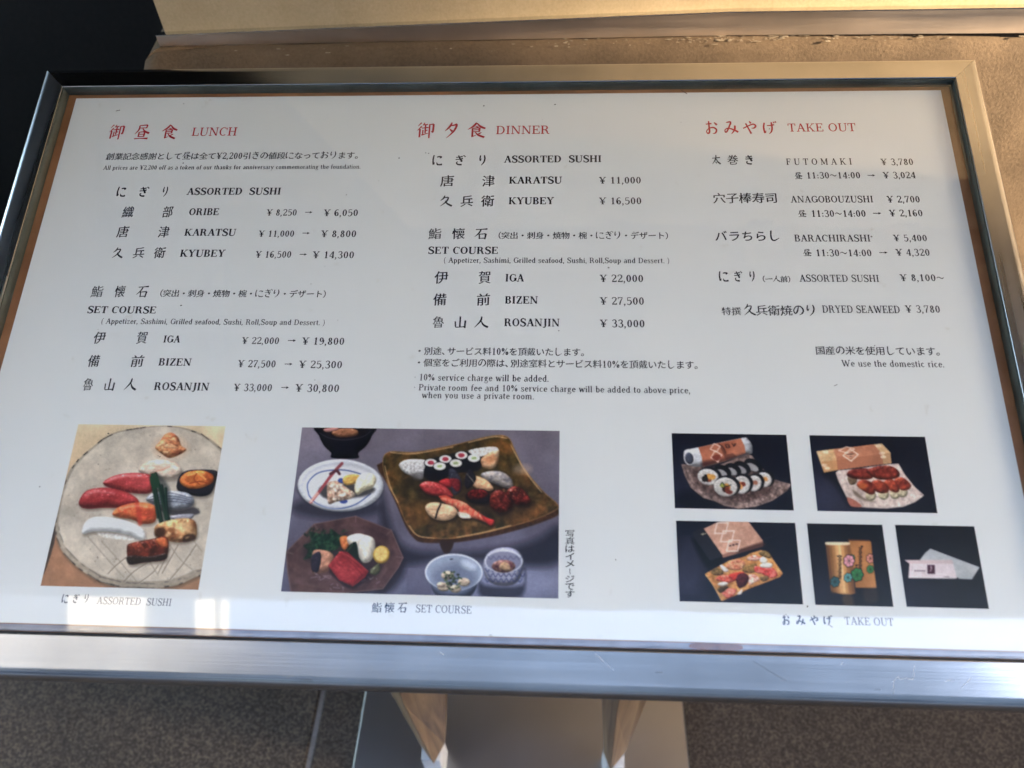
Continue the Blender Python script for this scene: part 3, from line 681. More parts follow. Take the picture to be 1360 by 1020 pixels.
        c = np.clip(s.C, 0, 1); c = np.where(c <= .04045, c / 12.92, ((c + .055) / 1.055) ** 2.4)
        c = c * .9 + c.mean(-1, keepdims=True) * .1
        c = np.clip(c * np.array([1.45, 1.39, 1.30]) * PRINT_GAIN, 0, .85).reshape(-1, 3)
        a = me.color_attributes.new('pigment', 'FLOAT_COLOR', 'POINT')
        a.data.foreach_set('color', np.concatenate([c, np.ones((len(c), 1))], 1).astype(np.float32).ravel())
        return link('photo_print', me, parent, M['photo'], label)
PRINT_GAIN = .90
def box_pts(x0, y0, x1, y1): return [(x0, y0), (x1, y0), (x1, y1), (x0, y1)]

def paint_nigiri():
    s = Print([(243, 50), (982, 62), (52, 860), (840, 884)], 40, 550, 3.779)
    s.grad((203, 186, 158), (150, 112, 88)); s.noise(.10, 60, 1)
    s.poly([(50, 570), (130, 560), (200, 700), (330, 830), (480, 880), (40, 880)], (152, 112, 88), curve=False, nz=.08, ns=40)
    s.poly([(100, 600), (128, 560), (120, 650), (70, 800), (60, 760)], (60, 55, 62), alpha=.8)
    plate = [(365, 125), (450, 85), (620, 60), (740, 63), (860, 100), (965, 180), (1040, 300), (1060, 480), (990, 680), (900, 800), (840, 815), (740, 858), (620, 876), (470, 870), (350, 842), (240, 772), (165, 695), (133, 620), (128, 540), (150, 430), (190, 300), (245, 225)]
    s.poly([(x + 3, y + 10) for x, y in plate], (96, 78, 64), soft=22, alpha=.8)
    s.poly(plate, (150, 140, 130), nz=.10, ns=14, soft=3)
    inner = [(x * .965 + 20, y * .945 + 12 if y > 400 else y + 5) for x, y in plate]
    s.poly(inner, (186, 178, 169), nz=.05, ns=26, c2=(172, 163, 154), soft=6)
    rn = random.Random(4)
    for i in range(len(plate)):
        a, b = plate[i], plate[(i + 1) % len(plate)]
        for k in range(5):
            if rn.random() < .55:
                t = k / 5; q = (a[0] + (b[0] - a[0]) * t, a[1] + (b[1] - a[1]) * t); q2 = (a[0] + (b[0] - a[0]) * (t + .16), a[1] + (b[1] - a[1]) * (t + .16))
                s.line([q, q2], rn.uniform(2.5, 5), (46, 42, 44))
                if q[1] > 600: s.line([(q[0] * .97 + 18, q[1] - 22), (q2[0] * .97 + 18, q2[1] - 24)], 3.5, (70, 66, 64), alpha=.7)
    for P in ([(290, 615), (380, 720), (470, 820)], [(360, 640), (450, 740), (540, 850)], [(480, 720), (430, 760), (390, 800)], [(600, 740), (520, 790), (470, 840)], [(640, 760), (610, 800), (540, 850)],
              [(700, 680), (640, 800)], [(740, 660), (660, 800)], [(830, 660), (760, 760), (700, 830)], [(700, 660), (760, 740), (820, 790)], [(600, 745), (640, 810)], [(820, 640), (860, 690)]):
        s.line(P, 6, (118, 106, 98), alpha=.75); s.line([(x + 4, y + 3) for x, y in P], 3, (206, 199, 190), alpha=.6)
    s.dots(plate, 90, [(70, 62, 58), (110, 96, 84)], (1.5, 3.6), 3)
    # ginger
    s.ell(705, 170, 92, 62, (196, 172, 152), soft=30, alpha=.7)
    s.poly([(650, 140), (680, 100), (715, 95), (745, 120), (760, 160), (785, 180), (750, 205), (700, 222), (660, 200), (628, 170)], (205, 145, 98), dome=30, nz=.35, ns=16, c2=(160, 92, 62))
    rn = random.Random(6)
    for k in range(30):
        a = rn.uniform(0, 6.28); q = rn.uniform(.1, .9); x, y = 705 + 58 * q * math.cos(a), 160 + 46 * q * math.sin(a)
        s.ell(x, y, rn.uniform(8, 20), rn.uniform(5, 11), rn.choice([(222, 170, 122), (196, 128, 84), (150, 84, 56), (232, 190, 150)]), rot=rn.uniform(-60, 60), alpha=.55, soft=6, dome=8)
    def piece(P, c, **k):
        s.poly([(x + 6, y + 12) for x, y in P], (90, 80, 76), soft=16, alpha=.55)
        s.poly(P, c, **k)
    # white fish
    piece([(545, 275), (585, 240), (660, 230), (730, 245), (760, 280), (745, 315), (690, 328), (620, 315), (560, 300)], (205, 192, 182), dome=26, nz=.08, ns=20, c2=(190, 160, 145))
    s.line([(600, 300), (650, 285), (700, 265)], 8, (205, 140, 118), alpha=.6)
    # squid roll with sea urchin
    piece([(735, 375), (750, 310), (790, 285), (880, 280), (940, 290), (935, 330), (905, 400), (850, 415), (780, 400)], (36, 38, 50), dome=16, nz=.1)
    s.poly([(752, 325), (790, 292), (860, 285), (915, 305), (915, 345), (860, 372), (800, 375), (758, 355)], (222, 128, 58), dome=22, nz=.25, ns=22, c2=(178, 84, 34))
    s.line([(790, 310), (840, 300), (880, 330)], 8, (240, 158, 84)); s.line([(800, 350), (850, 340), (890, 350)], 6, (150, 66, 28)); s.line([(835, 300), (822, 330), (850, 355)], 6, (160, 72, 30))
    # rice below and the two tuna
    piece([(365, 350), (410, 315), (480, 298), (560, 298), (615, 315), (620, 375), (590, 400), (520, 398), (440, 385)], (172, 66, 70), dome=34, nz=.06, ns=30, c2=(150, 50, 56), gloss=.14)
    piece([(244, 455), (262, 405), (300, 378), (380, 370), (470, 388), (530, 420), (540, 450), (470, 470), (380, 468), (290, 475)], (164, 56, 62), dome=36, nz=.06, ns=30, c2=(142, 42, 50), gloss=.16)
    s.line([(260, 470), (380, 470), (480, 470)], 4, (120, 30, 36), alpha=.6)
    for x in (470, 500, 540): s.line([(x, 380), (x + 10, 398)], 2, (214, 120, 118), alpha=.5)
    # silver skinned fish
    piece([(580, 430), (610, 400), (690, 388), (780, 395), (820, 425), (810, 465), (740, 485), (660, 470), (610, 450)], (150, 156, 172), dome=30, nz=.12, ns=18, gloss=.15)
    for k in range(4): s.line([(600, 420 + k * 12), (700, 398 + k * 14), (810, 425 + k * 9)], 4, (66, 72, 96), alpha=.75)
    s.poly([(640, 470), (740, 485), (820, 470), (850, 500), (780, 515), (690, 505)], (60, 58, 70), soft=10, alpha=.8)
    s.poly([(700, 515), (760, 505), (820, 505), (800, 530), (720, 532)], (150, 152, 170), dome=10, nz=.1)
    # orange clam
    piece([(412, 505), (440, 470), (500, 450), (560, 445), (620, 460), (632, 500), (620, 545), (560, 552), (510, 530), (450, 520)], (208, 112, 62), dome=32, nz=.12, ns=20, c2=(190, 78, 48))
    for k in range(6): s.line([(440 + k * 30, 478 - k * 3), (452 + k * 30, 500), (450 + k * 30, 522)], 3, (168, 66, 40), alpha=.6)
    s.line([(535, 448), (545, 500), (550, 550)], 22, (176, 58, 44), alpha=.7, soft=10)
    # white squid with rice
    s.poly([(330, 590), (420, 600), (560, 605), (570, 635), (470, 632), (370, 620)], (198, 196, 196), nz=.25, ns=7)
    piece([(258, 590), (275, 545), (320, 518), (400, 520), (490, 540), (560, 575), (575, 615), (555, 635), (490, 608), (400, 592), (320, 590), (270, 602)], (206, 210, 218), dome=30, nz=.03, ns=40, shade=.35)
    for P, w_ in (([(275, 410), (330, 390), (420, 398)], 9), ([(400, 330), (470, 312), (560, 312)], 9), ([(300, 540), (380, 532), (460, 548)], 12), ([(450, 478), (520, 462), (590, 468)], 7), ([(620, 405), (700, 396), (770, 404)], 5)):
        s.line(P, w_, (236, 214, 212), alpha=.28, soft=w_ * 1.2)
    for k in range(16): s.line([(272 + k * 16, 400 + (k % 3) * 4), (284 + k * 16, 430), (280 + k * 16, 462)], 1.6, (214, 120, 118), alpha=.22)
    for k in range(15): s.line([(390 + k * 14, 322 + (k % 2) * 5), (402 + k * 14, 350), (400 + k * 14, 384)], 1.6, (218, 128, 124), alpha=.22)
    # chives bundle
    s.poly([(600, 310), (640, 300), (700, 380), (700, 520), (650, 545), (620, 420)], (40, 46, 52), soft=16, alpha=.55)
    for P in ([(606, 320), (628, 430), (652, 545)], [(660, 360), (676, 460), (700, 545)], [(612, 305), (622, 400), (640, 520)], [(630, 298), (655, 400), (680, 530)], [(645, 350), (668, 450), (690, 540)], [(622, 330), (640, 440), (660, 540)], [(680, 375), (682, 450), (690, 520)]):
        s.line(P, 13, (24, 52, 46)); s.line([(x - 3, y) for x, y in P], 3, (74, 116, 92), alpha=.55); s.line([(x + 5, y + 3) for x, y in P], 3, (12, 28, 28), alpha=.7)
    s.poly([(600, 330), (626, 296), (650, 350), (620, 380)], (30, 70, 54))
    # scallop / grilled
    piece([(622, 600), (630, 560), (680, 540), (760, 525), (820, 535), (835, 580), (825, 625), (760, 645), (700, 640), (650, 625)], (204, 158, 110), dome=34, nz=.3, ns=24, c2=(150, 96, 60))
    s.poly([(622, 606), (632, 574), (668, 572), (676, 600), (660, 622), (636, 622)], (52, 32, 27), alpha=.8, soft=14, nz=.4, ns=9); s.poly([(765, 620), (790, 604), (822, 608), (826, 632), (770, 645)], (48, 30, 26), alpha=.8, soft=10, nz=.4)
    rn = random.Random(9)
    for k in range(16): s.ell(rn.uniform(650, 825), rn.uniform(540, 630), rn.uniform(6, 18), rn.uniform(4, 9), rn.choice([(232, 204, 160), (120, 74, 46), (206, 170, 120), (90, 56, 38)]), rot=rn.uniform(-40, 40), alpha=.45, soft=7)
    s.ell(770, 570, 34, 26, (228, 196, 150), alpha=.6, soft=20)
    # eel
    piece([(484, 670), (500, 650), (600, 630), (670, 618), (692, 640), (688, 700), (670, 735), (580, 745), (495, 755), (485, 710)], (122, 44, 26), dome=34, nz=.3, ns=22, c2=(64, 24, 20), gloss=.15)
    s.poly([(490, 712), (600, 716), (680, 700), (672, 732), (570, 745), (495, 752)], (28, 20, 24), dome=10, alpha=.9, gloss=.3)
    s.poly([(630, 630), (680, 625), (688, 670), (650, 665)], (186, 98, 48), dome=14, nz=.2, alpha=.85)
    for k in range(4): s.line([(510 + k * 38, 655 - k * 6), (530 + k * 36, 680 - k * 5)], 6, (168, 74, 38), alpha=.6)
    return s

def paint_course():
    s = Print([(160, 68), (1448.5, 83), (46, 892), (1443, 925)], 360, 550, 3.78)
    s.grad((112, 106, 122), (92, 92, 118))
    X, Y = s.X, s.Y
    s.C *= (1 + .22 * np.exp(-((X - 120) / 200) ** 2 - ((Y - 120) / 120) ** 2))[..., None]
    s.noise(.06, 40, 2)
    s.ell(1150, 840, 330, 110, (132, 138, 172), soft=120, alpha=.75)
    s.ell(560, 840, 110, 70, (120, 124, 152), soft=80, alpha=.6)
    s.poly([(560, 400), (640, 640), (900, 700), (1300, 640), (1448, 560), (1448, 740), (1200, 760), (900, 720), (640, 760), (560, 600)], (42, 42, 58), soft=60, alpha=.9)
    s.ell(330, 470, 230, 60, (50, 50, 66), soft=50, alpha=.8)
    s.poly([(560, 760), (650, 700), (670, 800), (600, 890), (520, 900)], (44, 42, 58), soft=40, alpha=.8)
    # soup bowl
    s.poly([(236, 60), (245, 110), (270, 160), (305, 195), (310, 220), (435, 222), (440, 195), (480, 160), (508, 110), (514, 60)], (24, 24, 36), dome=40, shade=.5)
    s.poly([(262, 60), (290, 110), (360, 128), (440, 118), (490, 60)], (34, 28, 34)); s.line([(245, 95), (300, 122), (380, 130), (460, 115), (505, 85)], 3, (110, 112, 130), alpha=.7)
    s.poly([(308, 100), (330, 78), (400, 72), (440, 85), (430, 108), (350, 118)], (150, 100, 72), dome=16, nz=.2); s.poly([(270, 75), (340, 68), (330, 85), (280, 92)], (170, 120, 118), dome=8)
    # plate with blue ring
    s.ell(350, 368, 218, 132, (56, 58, 74), soft=14, alpha=.8)
    s.ell(350, 358, 216, 131, (186, 190, 202), dome=26, shade=.35, soft=3); s.ell(350, 352, 196, 114, (168, 172, 186), soft=22); s.ell(350, 360, 186, 104, (196, 199, 210), soft=20)
    s.line([(190, 400), (185, 350), (230, 300), (300, 282), (380, 282), (450, 300)], 6, (70, 92, 150)); s.line([(190, 405), (230, 450), (320, 475), (420, 455), (500, 400)], 6, (70, 92, 150))
    s.ell(365, 437, 20, 12, (52, 76, 150)); s.ell(352, 335, 16, 14, (52, 76, 150))
    s.poly([(240, 380), (290, 350), (420, 350), (520, 370), (500, 400), (420, 420), (280, 425)], (48, 46, 52), soft=14, alpha=.85)
    s.poly([(360, 330), (380, 308), (430, 302), (450, 318), (420, 350), (375, 355)], (206, 160, 78), dome=14, nz=.15)
    s.poly([(420, 380), (430, 330), (460, 300), (510, 300), (530, 330), (510, 370), (470, 385), (435, 405)], (220, 210, 180), dome=30, nz=.14, ns=14)
    s.poly([(285, 350), (320, 335), (350, 345), (390, 375), (424, 400), (400, 425), (330, 440), (292, 452), (283, 420)], (168, 134, 116), dome=26, nz=.5, ns=9, c2=(205, 185, 172))
    s.line([(200, 442), (250, 380), (310, 300), (358, 248)], 15, (150, 66, 76)); s.line([(198, 442), (236, 396)], 10, (205, 150, 140)); s.line([(300, 300), (330, 285), (345, 300)], 14, (90, 44, 58))
    s.line([(180, 420), (250, 462), (350, 478), (450, 458), (520, 410)], 3, (226, 230, 238), alpha=.7, soft=5); s.line([(150, 330), (190, 280), (270, 246)], 4, (214, 218, 228), alpha=.6, soft=5)
    # octagonal plate
    octo = [(72, 692), (215, 550), (425, 510), (605, 580), (664, 720), (640, 770), (560, 880), (330, 905), (96, 900), (80, 800)]
    s.poly([(x + 10, y + 14) for x, y in octo], (36, 34, 48), soft=26, alpha=.8, curve=False)
    s.poly(octo, (98, 72, 74), curve=False, nz=.08, ns=20, c2=(84, 62, 66), edge=(140, 116, 112))
    s.poly([(108, 700), (230, 580), (425, 540), (580, 605), (630, 715), (540, 840), (330, 890), (112, 850)], (104, 78, 80), curve=False, nz=.10, ns=30, c2=(84, 62, 66), soft=6)
    for a, b in (((215, 550), (235, 582)), ((605, 580), (580, 606)), ((425, 510), (425, 542)), ((664, 720), (628, 716)), ((72, 692), (110, 702))): s.line([a, b], 3, (140, 116, 114), alpha=.7)
    s.poly([(150, 700), (200, 740), (420, 850), (540, 790), (560, 700), (500, 640), (300, 620), (180, 650)], (52, 42, 50), soft=34, alpha=.7)
    rn = random.Random(8)
    leaf = [(160, 730), (185, 690), (160, 660), (200, 640), (190, 590), (240, 600), (290, 600), (300, 575), (350, 610), (375, 600), (350, 650), (330, 680), (280, 690), (230, 690), (200, 720)]
    s.poly(leaf, (44, 78, 56), nz=.5, ns=10, c2=(26, 48, 40), soft=4)
    for _ in range(60):
        x, y = rn.uniform(165, 355), rn.uniform(590, 715); a = rn.uniform(-.9, .9) - 1.2; q = rn.uniform(14, 34)
        s.poly([(x, y), (x + q * math.cos(a) - 5, y + q * math.sin(a) * .7), (x + q * 1.3 * math.cos(a), y + q * 1.2 * math.sin(a)), (x + q * math.cos(a) + 6, y + q * math.sin(a) * .8)], rn.choice([(44, 84, 58), (30, 60, 44), (62, 104, 74), (22, 44, 36)]), curve=False, alpha=.8, soft=3)
    s.poly([(345, 620), (380, 612), (394, 650), (370, 685), (350, 660)], (206, 118, 58), dome=14, nz=.1)
    s.poly([(380, 620), (430, 600), (470, 605), (515, 625), (522, 680), (500, 735), (460, 745), (430, 700), (395, 665)], (212, 206, 198), dome=38, shade=.4); s.line([(470, 612), (440, 640), (436, 690)], 4, (150, 142, 140), alpha=.6)
    s.poly([(375, 680), (425, 640), (440, 720), (455, 735), (400, 715)], (30, 44, 38)); s.line([(408, 655), (380, 690)], 4, (80, 120, 80), alpha=.7)
    s.poly([(205, 700), (230, 680), (290, 690), (315, 720), (300, 780), (240, 800), (200, 790)], (176, 128, 106), dome=34, nz=.14, ns=22); s.poly([(205, 710), (240, 690), (250, 720), (235, 790), (205, 790), (198, 750)], (48, 46, 66), dome=18, nz=.2)
    for k in range(2): pass
    tun = [(284, 762), (345, 688), (382, 690), (488, 790), (470, 820), (408, 866), (340, 835)]
    s.poly([(x + 4, y + 12) for x, y in tun], (40, 28, 36), soft=12, alpha=.8)
    s.poly(tun, (152, 42, 50), curve=False, nz=.08, ns=16, c2=(128, 32, 40)); s.poly([(284, 762), (345, 688), (362, 700), (470, 800), (408, 866), (340, 835)], (160, 50, 56), curve=False, nz=.12, ns=9, dome=12, shade=.25, c2=(140, 38, 46)); s.line([(345, 700), (400, 745), (462, 812)], 4, (120, 24, 32))
    s.line([(350, 690), (420, 735), (484, 788)], 3, (214, 96, 96), alpha=.7)
    for _ in range(26):
        x, y = rn.choice([(rn.uniform(200, 300), rn.uniform(800, 830)), (rn.uniform(470, 545), rn.uniform(770, 845)), (rn.uniform(240, 380), rn.uniform(850, 895))]); s.line([(x, y), (x + rn.uniform(-34, 34), y + rn.uniform(-14, 14))], 3, (176, 170, 180), alpha=.5)
    s.ell(553, 706, 42, 46, (196, 156, 60), dome=12, rot=20); s.ell(551, 702, 32, 35, (222, 196, 120), rot=20)
    for t in range(7): s.line([(551, 702), (551 + 30 * math.cos(t * .9), 702 + 33 * math.sin(t * .9))], 2, (186, 140, 60), alpha=.7)
    s.poly([(505, 775), (540, 750), (545, 790), (520, 810), (495, 800)], (92, 98, 72), dome=12, nz=.2)
    # big glazed plate and its sushi, in the units of the second crop
    s.use(500, 560, 3.92)
    big = [(32, 210), (70, 155), (200, 158), (400, 120), (480, 100), (610, 70), (685, 78), (720, 140), (770, 240), (870, 360), (945, 428), (930, 462), (820, 510), (700, 545), (560, 580), (400, 608), (280, 606), (205, 590), (150, 520), (100, 400), (60, 330)]
    s.poly([(32, 210), (60, 330), (100, 420), (150, 540), (190, 600), (240, 628), (400, 628), (560, 604), (720, 566), (850, 525), (950, 480), (948, 430), (500, 300)], (72, 48, 32), nz=.3, ns=12, soft=4)
    s.poly([(330, 620), (400, 620), (380, 680), (350, 680)], (60, 42, 36), soft=6)
    s.poly(big, (122, 84, 44), nz=.35, ns=20, c2=(58, 54, 34), edge=(196, 146, 92), soft=3)
    s.poly([(90, 190), (300, 165), (600, 100), (680, 120), (760, 290), (860, 420), (600, 530), (380, 570), (240, 560), (160, 450), (110, 330)], (92, 74, 40), soft=50, nz=.45, ns=22, c2=(52, 46, 34), alpha=.75, seed=5)
    for k in range(70):
        x, y = random.Random(k).uniform(80, 880), random.Random(k + 500).uniform(110, 590)
        if s.sdf(big, np.array([x]), np.array([y]))[0] > 24: s.ell(x, y, random.Random(k + 9).uniform(8, 34), random.Random(k + 7).uniform(4, 14), random.Random(k).choice([(150, 104, 52), (70, 58, 32), (48, 44, 32), (120, 84, 44), (168, 124, 72)]), rot=random.Random(k).uniform(-40, 40), alpha=.4, soft=12, nz=.4, ns=6)
    for P in ([(75, 160), (200, 166), (400, 130)], [(480, 108), (610, 78), (680, 86)], [(45, 230), (70, 330), (112, 420)], [(170, 540), (215, 592), (300, 606)], [(420, 600), (560, 574), (700, 538)], [(700, 120), (770, 250), (860, 365)]): s.line(P, 5, (214, 176, 128), alpha=.75)
    s.ell(640, 130, 60, 40, (150, 96, 40), soft=40, alpha=.6, nz=.3); s.ell(770, 470, 110, 40, (140, 92, 44), soft=50, alpha=.55, nz=.3); s.ell(250, 470, 90, 60, (132, 88, 40), soft=60, alpha=.5, nz=.3); s.ell(760, 245, 50, 26, (170, 150, 140), soft=30, alpha=.5)
    s.poly([(200, 250), (500, 280), (820, 420), (640, 520), (300, 420), (150, 300)], (40, 38, 36), soft=60, alpha=.45)
    s.poly([(118, 225), (150, 200), (210, 195), (262, 205), (250, 260), (235, 300), (180, 280), (140, 260)], (196, 196, 204), dome=16, nz=.3, ns=9, alpha=.9); s.poly([(180, 270), (240, 262), (240, 300), (200, 300)], (90, 86, 88), soft=14, alpha=.7)
    s.poly([(250, 290), (262, 215), (300, 190), (450, 155), (540, 180), (540, 245), (470, 262), (400, 270), (330, 305)], (26, 26, 34), soft=4)
    for cx, cy, c in ((284, 214, 1), (360, 195, 1), (443, 175, 1), (330, 232, 0), (414, 216, 0), (508, 190, 0)):
        s.ell(cx, cy, 36, 24, (26, 28, 38)); s.ell(cx, cy - 1, 32, 20, (206, 204, 202), nz=.15, ns=6)
        if c: s.ell(cx, cy - 1, 17, 11, (168, 44, 72), nz=.2, ns=7)
        else: s.ell(cx, cy - 1, 15, 9, (178, 192, 150)); s.line([(cx - 9, cy), (cx + 9, cy - 3)], 4, (110, 140, 90))
    s.poly([(480, 150), (540, 135), (620, 130), (638, 155), (600, 160), (545, 180), (500, 170)], (206, 202, 204), nz=.3, ns=8)
    s.poly([(548, 190), (590, 160), (635, 150), (634, 205), (610, 240), (560, 240), (545, 215)], (190, 140, 104), dome=26, nz=.2, ns=14, c2=(206, 172, 140)); s.ell(590, 195, 30, 22, (176, 106, 62), alpha=.6, soft=22)
    def pc(P, c, **k): s.poly([(x + 5, y + 12) for x, y in P], (28, 24, 26), soft=14, alpha=.7); s.poly(P, c, **k)
    pc([(545, 270), (600, 255), (660, 262), (705, 300), (708, 345), (660, 340), (610, 320), (560, 300)], (150, 142, 142), dome=28, nz=.1, c2=(110, 110, 124), gloss=.1)
    pc([(470, 290), (510, 280), (570, 300), (608, 340), (595, 358), (540, 355), (500, 330)], (206, 156, 120), dome=26, nz=.06)
    s.poly([(460, 300), (485, 245), (520, 290), (500, 330), (470, 350)], (36, 36, 46), dome=14, nz=.2)
    for k in range(4): s.line([(470 + k * 12, 270 + k * 14), (500 + k * 6, 300 + k * 10)], 3, (170, 160, 150), alpha=.6)
    s.poly([(376, 250), (410, 250), (442, 300), (440, 360), (405, 380), (385, 330)], (60, 62, 78), dome=16, nz=.3); s.poly([(380, 300), (430, 300), (438, 345), (415, 362)], (126, 40, 46), dome=12, nz=.3); s.poly([(325, 315), (350, 298), (385, 300), (390, 340), (350, 335)], (168, 40, 48), dome=16)
    pc([(225, 330), (260, 310), (320, 318), (370, 345), (400, 385), (380, 395), (330, 388), (270, 378), (240, 355)], (176, 66, 66), dome=24, nz=.08, c2=(170, 44, 50), gloss=.15)
    for k in range(4): s.line([(265 + k * 26, 322 + k * 6), (280 + k * 27, 340 + k * 8)], 2.5, (226, 140, 130), alpha=.6)
    pc([(335, 395), (400, 400), (460, 420), (500, 450), (560, 490), (612, 515), (600, 538), (560, 520), (500, 500), (440, 500), (420, 450), (350, 420)], (206, 96, 74), dome=20, nz=.12, c2=(222, 140, 110))
    for k in range(7): s.line([(372 + k * 27, 400 + k * 11), (366 + k * 27, 424 + k * 12)], 5, (186, 52, 44), alpha=.85)
    s.poly([(540, 480), (575, 500), (615, 512), (600, 540), (575, 528)], (176, 40, 40), dome=10); s.poly([(420, 468), (480, 480), (490, 500), (440, 498)], (206, 190, 180), nz=.2, ns=6)
    pc([(256, 460), (262, 430), (300, 418), (345, 425), (400, 440), (422, 468), (400, 500), (350, 515), (290, 500)], (216, 176, 142), dome=28, nz=.06, shade=.4); s.line([(335, 428), (318, 465), (308, 500)], 9, (24, 26, 34))
    pc([(465, 380), (500, 350), (560, 350), (590, 380), (580, 420), (520, 425), (475, 410)], (30, 26, 32), dome=12); s.poly([(472, 375), (505, 352), (560, 354), (580, 378), (540, 400), (490, 400)], (120, 32, 28), dome=12, nz=.6, ns=7, c2=(60, 20, 20))
    pc([(590, 400), (610, 360), (650, 355), (710, 400), (700, 450), (650, 472), (600, 450)], (112, 42, 32), dome=24, nz=.6, ns=12, c2=(70, 26, 24), gloss=.2); pc([(675, 370), (710, 335), (760, 350), (800, 400), (790, 430), (730, 430), (700, 400)], (118, 40, 32), dome=24, nz=.6, ns=12, c2=(66, 24, 24), gloss=.2)
    s.dots([(600, 370), (650, 360), (710, 400), (780, 400), (770, 360), (720, 340), (640, 350)], 26, [(206, 150, 110), (180, 90, 60)], (2, 4), 5)
    s.line([(330, 390), (360, 388), (385, 400)], 10, (206, 80, 56))
    # small bowls
    s.poly([(540, 800), (560, 850), (760, 850), (770, 760), (755, 910), (545, 910)], (34, 34, 50), soft=26, alpha=.7)
    s.ell(402, 838, 122, 100, (92, 102, 132), dome=50, shade=.5); s.ell(402, 784, 151, 98, (192, 200, 216)); s.ell(402, 786, 144, 91, (138, 150, 178), dome=0, nz=.05, ns=30); s.ell(402, 812, 118, 74, (108, 118, 146), soft=50, alpha=.9); s.ell(480, 745, 40, 20, (186, 196, 214), soft=30, alpha=.8, rot=25)
    for cx, cy, r_ in ((350, 860, 34), (370, 800, 34), (455, 835, 32), (410, 870, 30), (335, 850, 22)): s.ell(cx, cy, r_, r_ * .7, (190, 170, 150), dome=14, nz=.15); s.line([(cx - r_ * .6, cy), (cx, cy + 6), (cx + r_ * .6, cy - 4)], 3, (110, 90, 84), alpha=.7)
    s.dots([(340, 780), (400, 775), (450, 790), (440, 870), (370, 880)], 46, [(60, 80, 56), (40, 48, 44), (86, 104, 72)], (5, 10), 9, alpha=.85)
    s.line([(384, 716), (396, 714)], 5, (36, 38, 50))
    s.poly([(555, 750), (575, 690), (630, 658), (700, 655), (750, 685), (768, 745), (745, 820), (700, 852), (620, 850), (572, 815)], (140, 142, 168), dome=40, shade=.5)
    for a in range(7):
        for b in range(3):
            x, y = 578 + a * 28 + (b % 2) * 14, 772 + b * 27; s.line([(x - 12, y - 10), (x, y + 8), (x + 12, y - 10)], 4, (48, 56, 104), alpha=.9)
    s.ell(662, 725, 100, 62, (176, 180, 198)); s.ell(662, 728, 92, 54, (120, 122, 150))
    for a in range(6): s.line([(580 + a * 30, 700), (594 + a * 30, 716), (608 + a * 30, 698)], 3, (60, 66, 110), alpha=.7)
    s.ell(662, 752, 62, 34, (96, 56, 66), dome=18, nz=.5, ns=10, c2=(150, 110, 100)); s.poly([(640, 765), (655, 730), (690, 740), (695, 775)], (168, 136, 104), dome=10, nz=.2)
    return s

